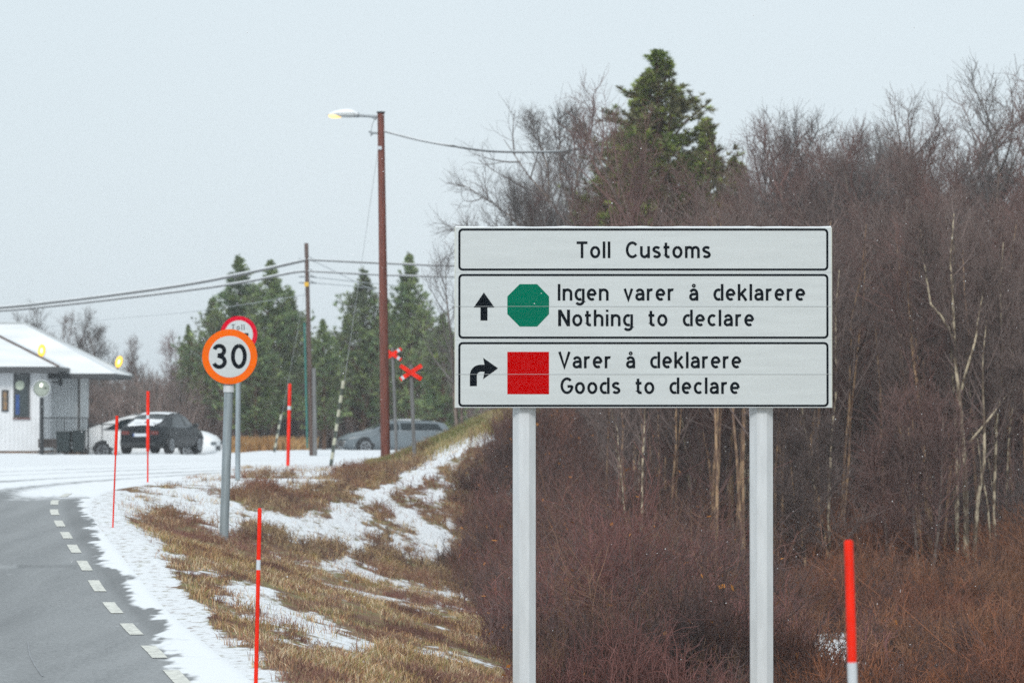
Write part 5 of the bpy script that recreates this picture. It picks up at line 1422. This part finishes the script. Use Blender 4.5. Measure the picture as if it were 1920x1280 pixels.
    MB().box((xr - .01, -wr*.8, .30), (xr + .2, wr*.8, .40)).build("bumper_trim", M['dark'], root, bevel=.02)
    if snow:
        for (ua, ub, q0, q1, d) in snow:
            v, f = gridpatch(lambda a, b: top(ua + (ub-ua)*a, q0 + (q1-q0)*b, .012 + d*(math.sin(math.pi*min(max(a,.04),.96))*math.sin(math.pi*min(max(b,.04),.96)))**.35 + .012*math.sin(9*a+5*b)), 8, 8)
            MB().add(v, f, 0, True).build("snow_cover", M['snow'], root)
    return root
M['carglass'] = mat('car_glass', (0.012, 0.02, 0.024), 0.08, var=0.2, spec=0.45)
M['car_black'] = mat('black_paint', (0.006, 0.009, 0.012), 0.35, var=0.2, spec=0.3, scale=3)
M['car_white'] = mat('white_paint', (0.88, 0.90, 0.91), 0.4, var=0.03)
M['car_grey'] = mat('grey_paint', (0.15, 0.18, 0.20), 0.3, var=0.12, scale=2)
M['taillight'] = mat('tail_light', (0.13, 0.02, 0.015), 0.25, var=0.1)
M['headlight'] = mat('headlight', (0.16, 0.19, 0.21), 0.12, var=0.3, spec=0.8)
def cpos(px, Y): x = P(px, 0, Y).x; return (x, Y, gz(x, Y))
def taller(pr, k): return [(u, z if z < 0.5 else 0.5 + (z - 0.5) * k) for u, z in pr]
car("black car seen from behind, snow on its roof and rear window", cpos(306, 135), R(75), 4.55, 1.86,
    [(0, .90), (.03, 1.02), (.10, 1.06), (.16, 1.13), (.30, 1.38), (.42, 1.44), (.55, 1.44), (.62, 1.38), (.75, 1.02), (.90, .90), (.97, .78), (1, .66)],
    [(0, .86), (.1, .98), (.5, .95), (.75, .95), (.97, .72), (1, .6)], M['car_black'],
    [(.52, .70, .50, .60), (.20, .50, .28, .48)], (.63, .745), (.12, .29), snow=[(.31, .60, -1, 1, .03), (.105, .205, -.88, -.06, .035), (.105, .205, .06, .88, .035), (.02, .09, -.9, .9, .03)])
car("white fastback car parked sideways behind the black car", cpos(286, 142), R(-7), 5.15, 1.9,
    taller([(0, .92), (.02, 1.0), (.10, 1.10), (.22, 1.27), (.36, 1.41), (.46, 1.44), (.56, 1.42), (.64, 1.33), (.76, 1.04), (.90, .92), (.97, .80), (1, .66)], 1.28),
    taller([(0, .86), (.1, .98), (.5, .95), (.76, .95), (.97, .74), (1, .60)], 1.28), M['car_white'],
    [(.48, .71, .48, .60), (.17, .46, .30, .46)], (.645, .755), (.11, .34), snow=[(.36, .62, -1, 1, .03), (.02, .10, -.9, .9, .03)])
car("dark grey estate car driving past behind the lamp pole and bank", cpos(739, 150), R(180 + 16), 4.4, 1.84,
    [(0, .95), (.02, 1.10), (.05, 1.25), (.11, 1.32), (.20, 1.36), (.45, 1.38), (.54, 1.36), (.61, 1.28), (.76, .98), (.90, .86), (.97, .73), (1, .60)],
    [(0, .86), (.1, .95), (.5, .95), (.74, .94), (.97, .72), (1, .6)], M['car_grey'],
    [(.50, .69, .50, .585), (.08, .48, .13, .48)], (.605, .735), (.03, .09), snow=[(.12, .54, -1, 1, .02)])

# ------------------------------------------------------------------ falling snow and the milky air
N = 9000
Yf = (RNG.random(N) ** 0.8 * (130 ** 2 - 26 ** 2) + 26 ** 2) ** 0.5
fx = RNG.uniform(-0.16, 0.16, N) * Yf; fz = CZ + RNG.uniform(-0.085, 0.125, N) * Yf
gk = fz > ground(fx, Yf) + 0.05
fx, Yf, fz = fx[gk], Yf[gk], fz[gk]; n = len(fx)
oc = np.array([(1, 0, 0), (-1, 0, 0), (0, 1, 0), (0, -1, 0), (0, 0, 1), (0, 0, -1)], float)
of_ = np.array([(0, 2, 4), (2, 1, 4), (1, 3, 4), (3, 0, 4), (2, 0, 5), (1, 2, 5), (3, 1, 5), (0, 3, 5)])
sz_ = RNG.uniform(0.003, 0.0065, n)
v = np.stack([fx, Yf, fz], 1)[:, None] + oc[None] * sz_[:, None, None] * RNG.uniform(0.6, 1.4, (n, 6, 1))
f = (np.arange(n)[:, None, None] * 6 + of_[None]).reshape(-1, 3)
me = np_mesh("snowflakes", v.reshape(-1, 3), f, M['snow'], False)
tag(link("snowflakes", me), "fine snowflakes drifting in the air", "snow", kind="stuff")

hz = MB().box((-1600, -300, -3.2), (1600, 2600, 14.5)).build("haze", [bpy.data.materials.new("haze")])
hm = hz.data.materials[0]; hm.use_nodes = True; hm.node_tree.nodes.clear()
pv = hm.node_tree.nodes.new("ShaderNodeVolumePrincipled"); oo = hm.node_tree.nodes.new("ShaderNodeOutputMaterial")
pv.inputs["Color"].default_value = (0.90, 0.95, 1.0, 1); pv.inputs["Density"].default_value = 0.0006
hm.node_tree.links.new(pv.outputs[0], oo.inputs["Volume"])
tag(hz, kind="stuff")
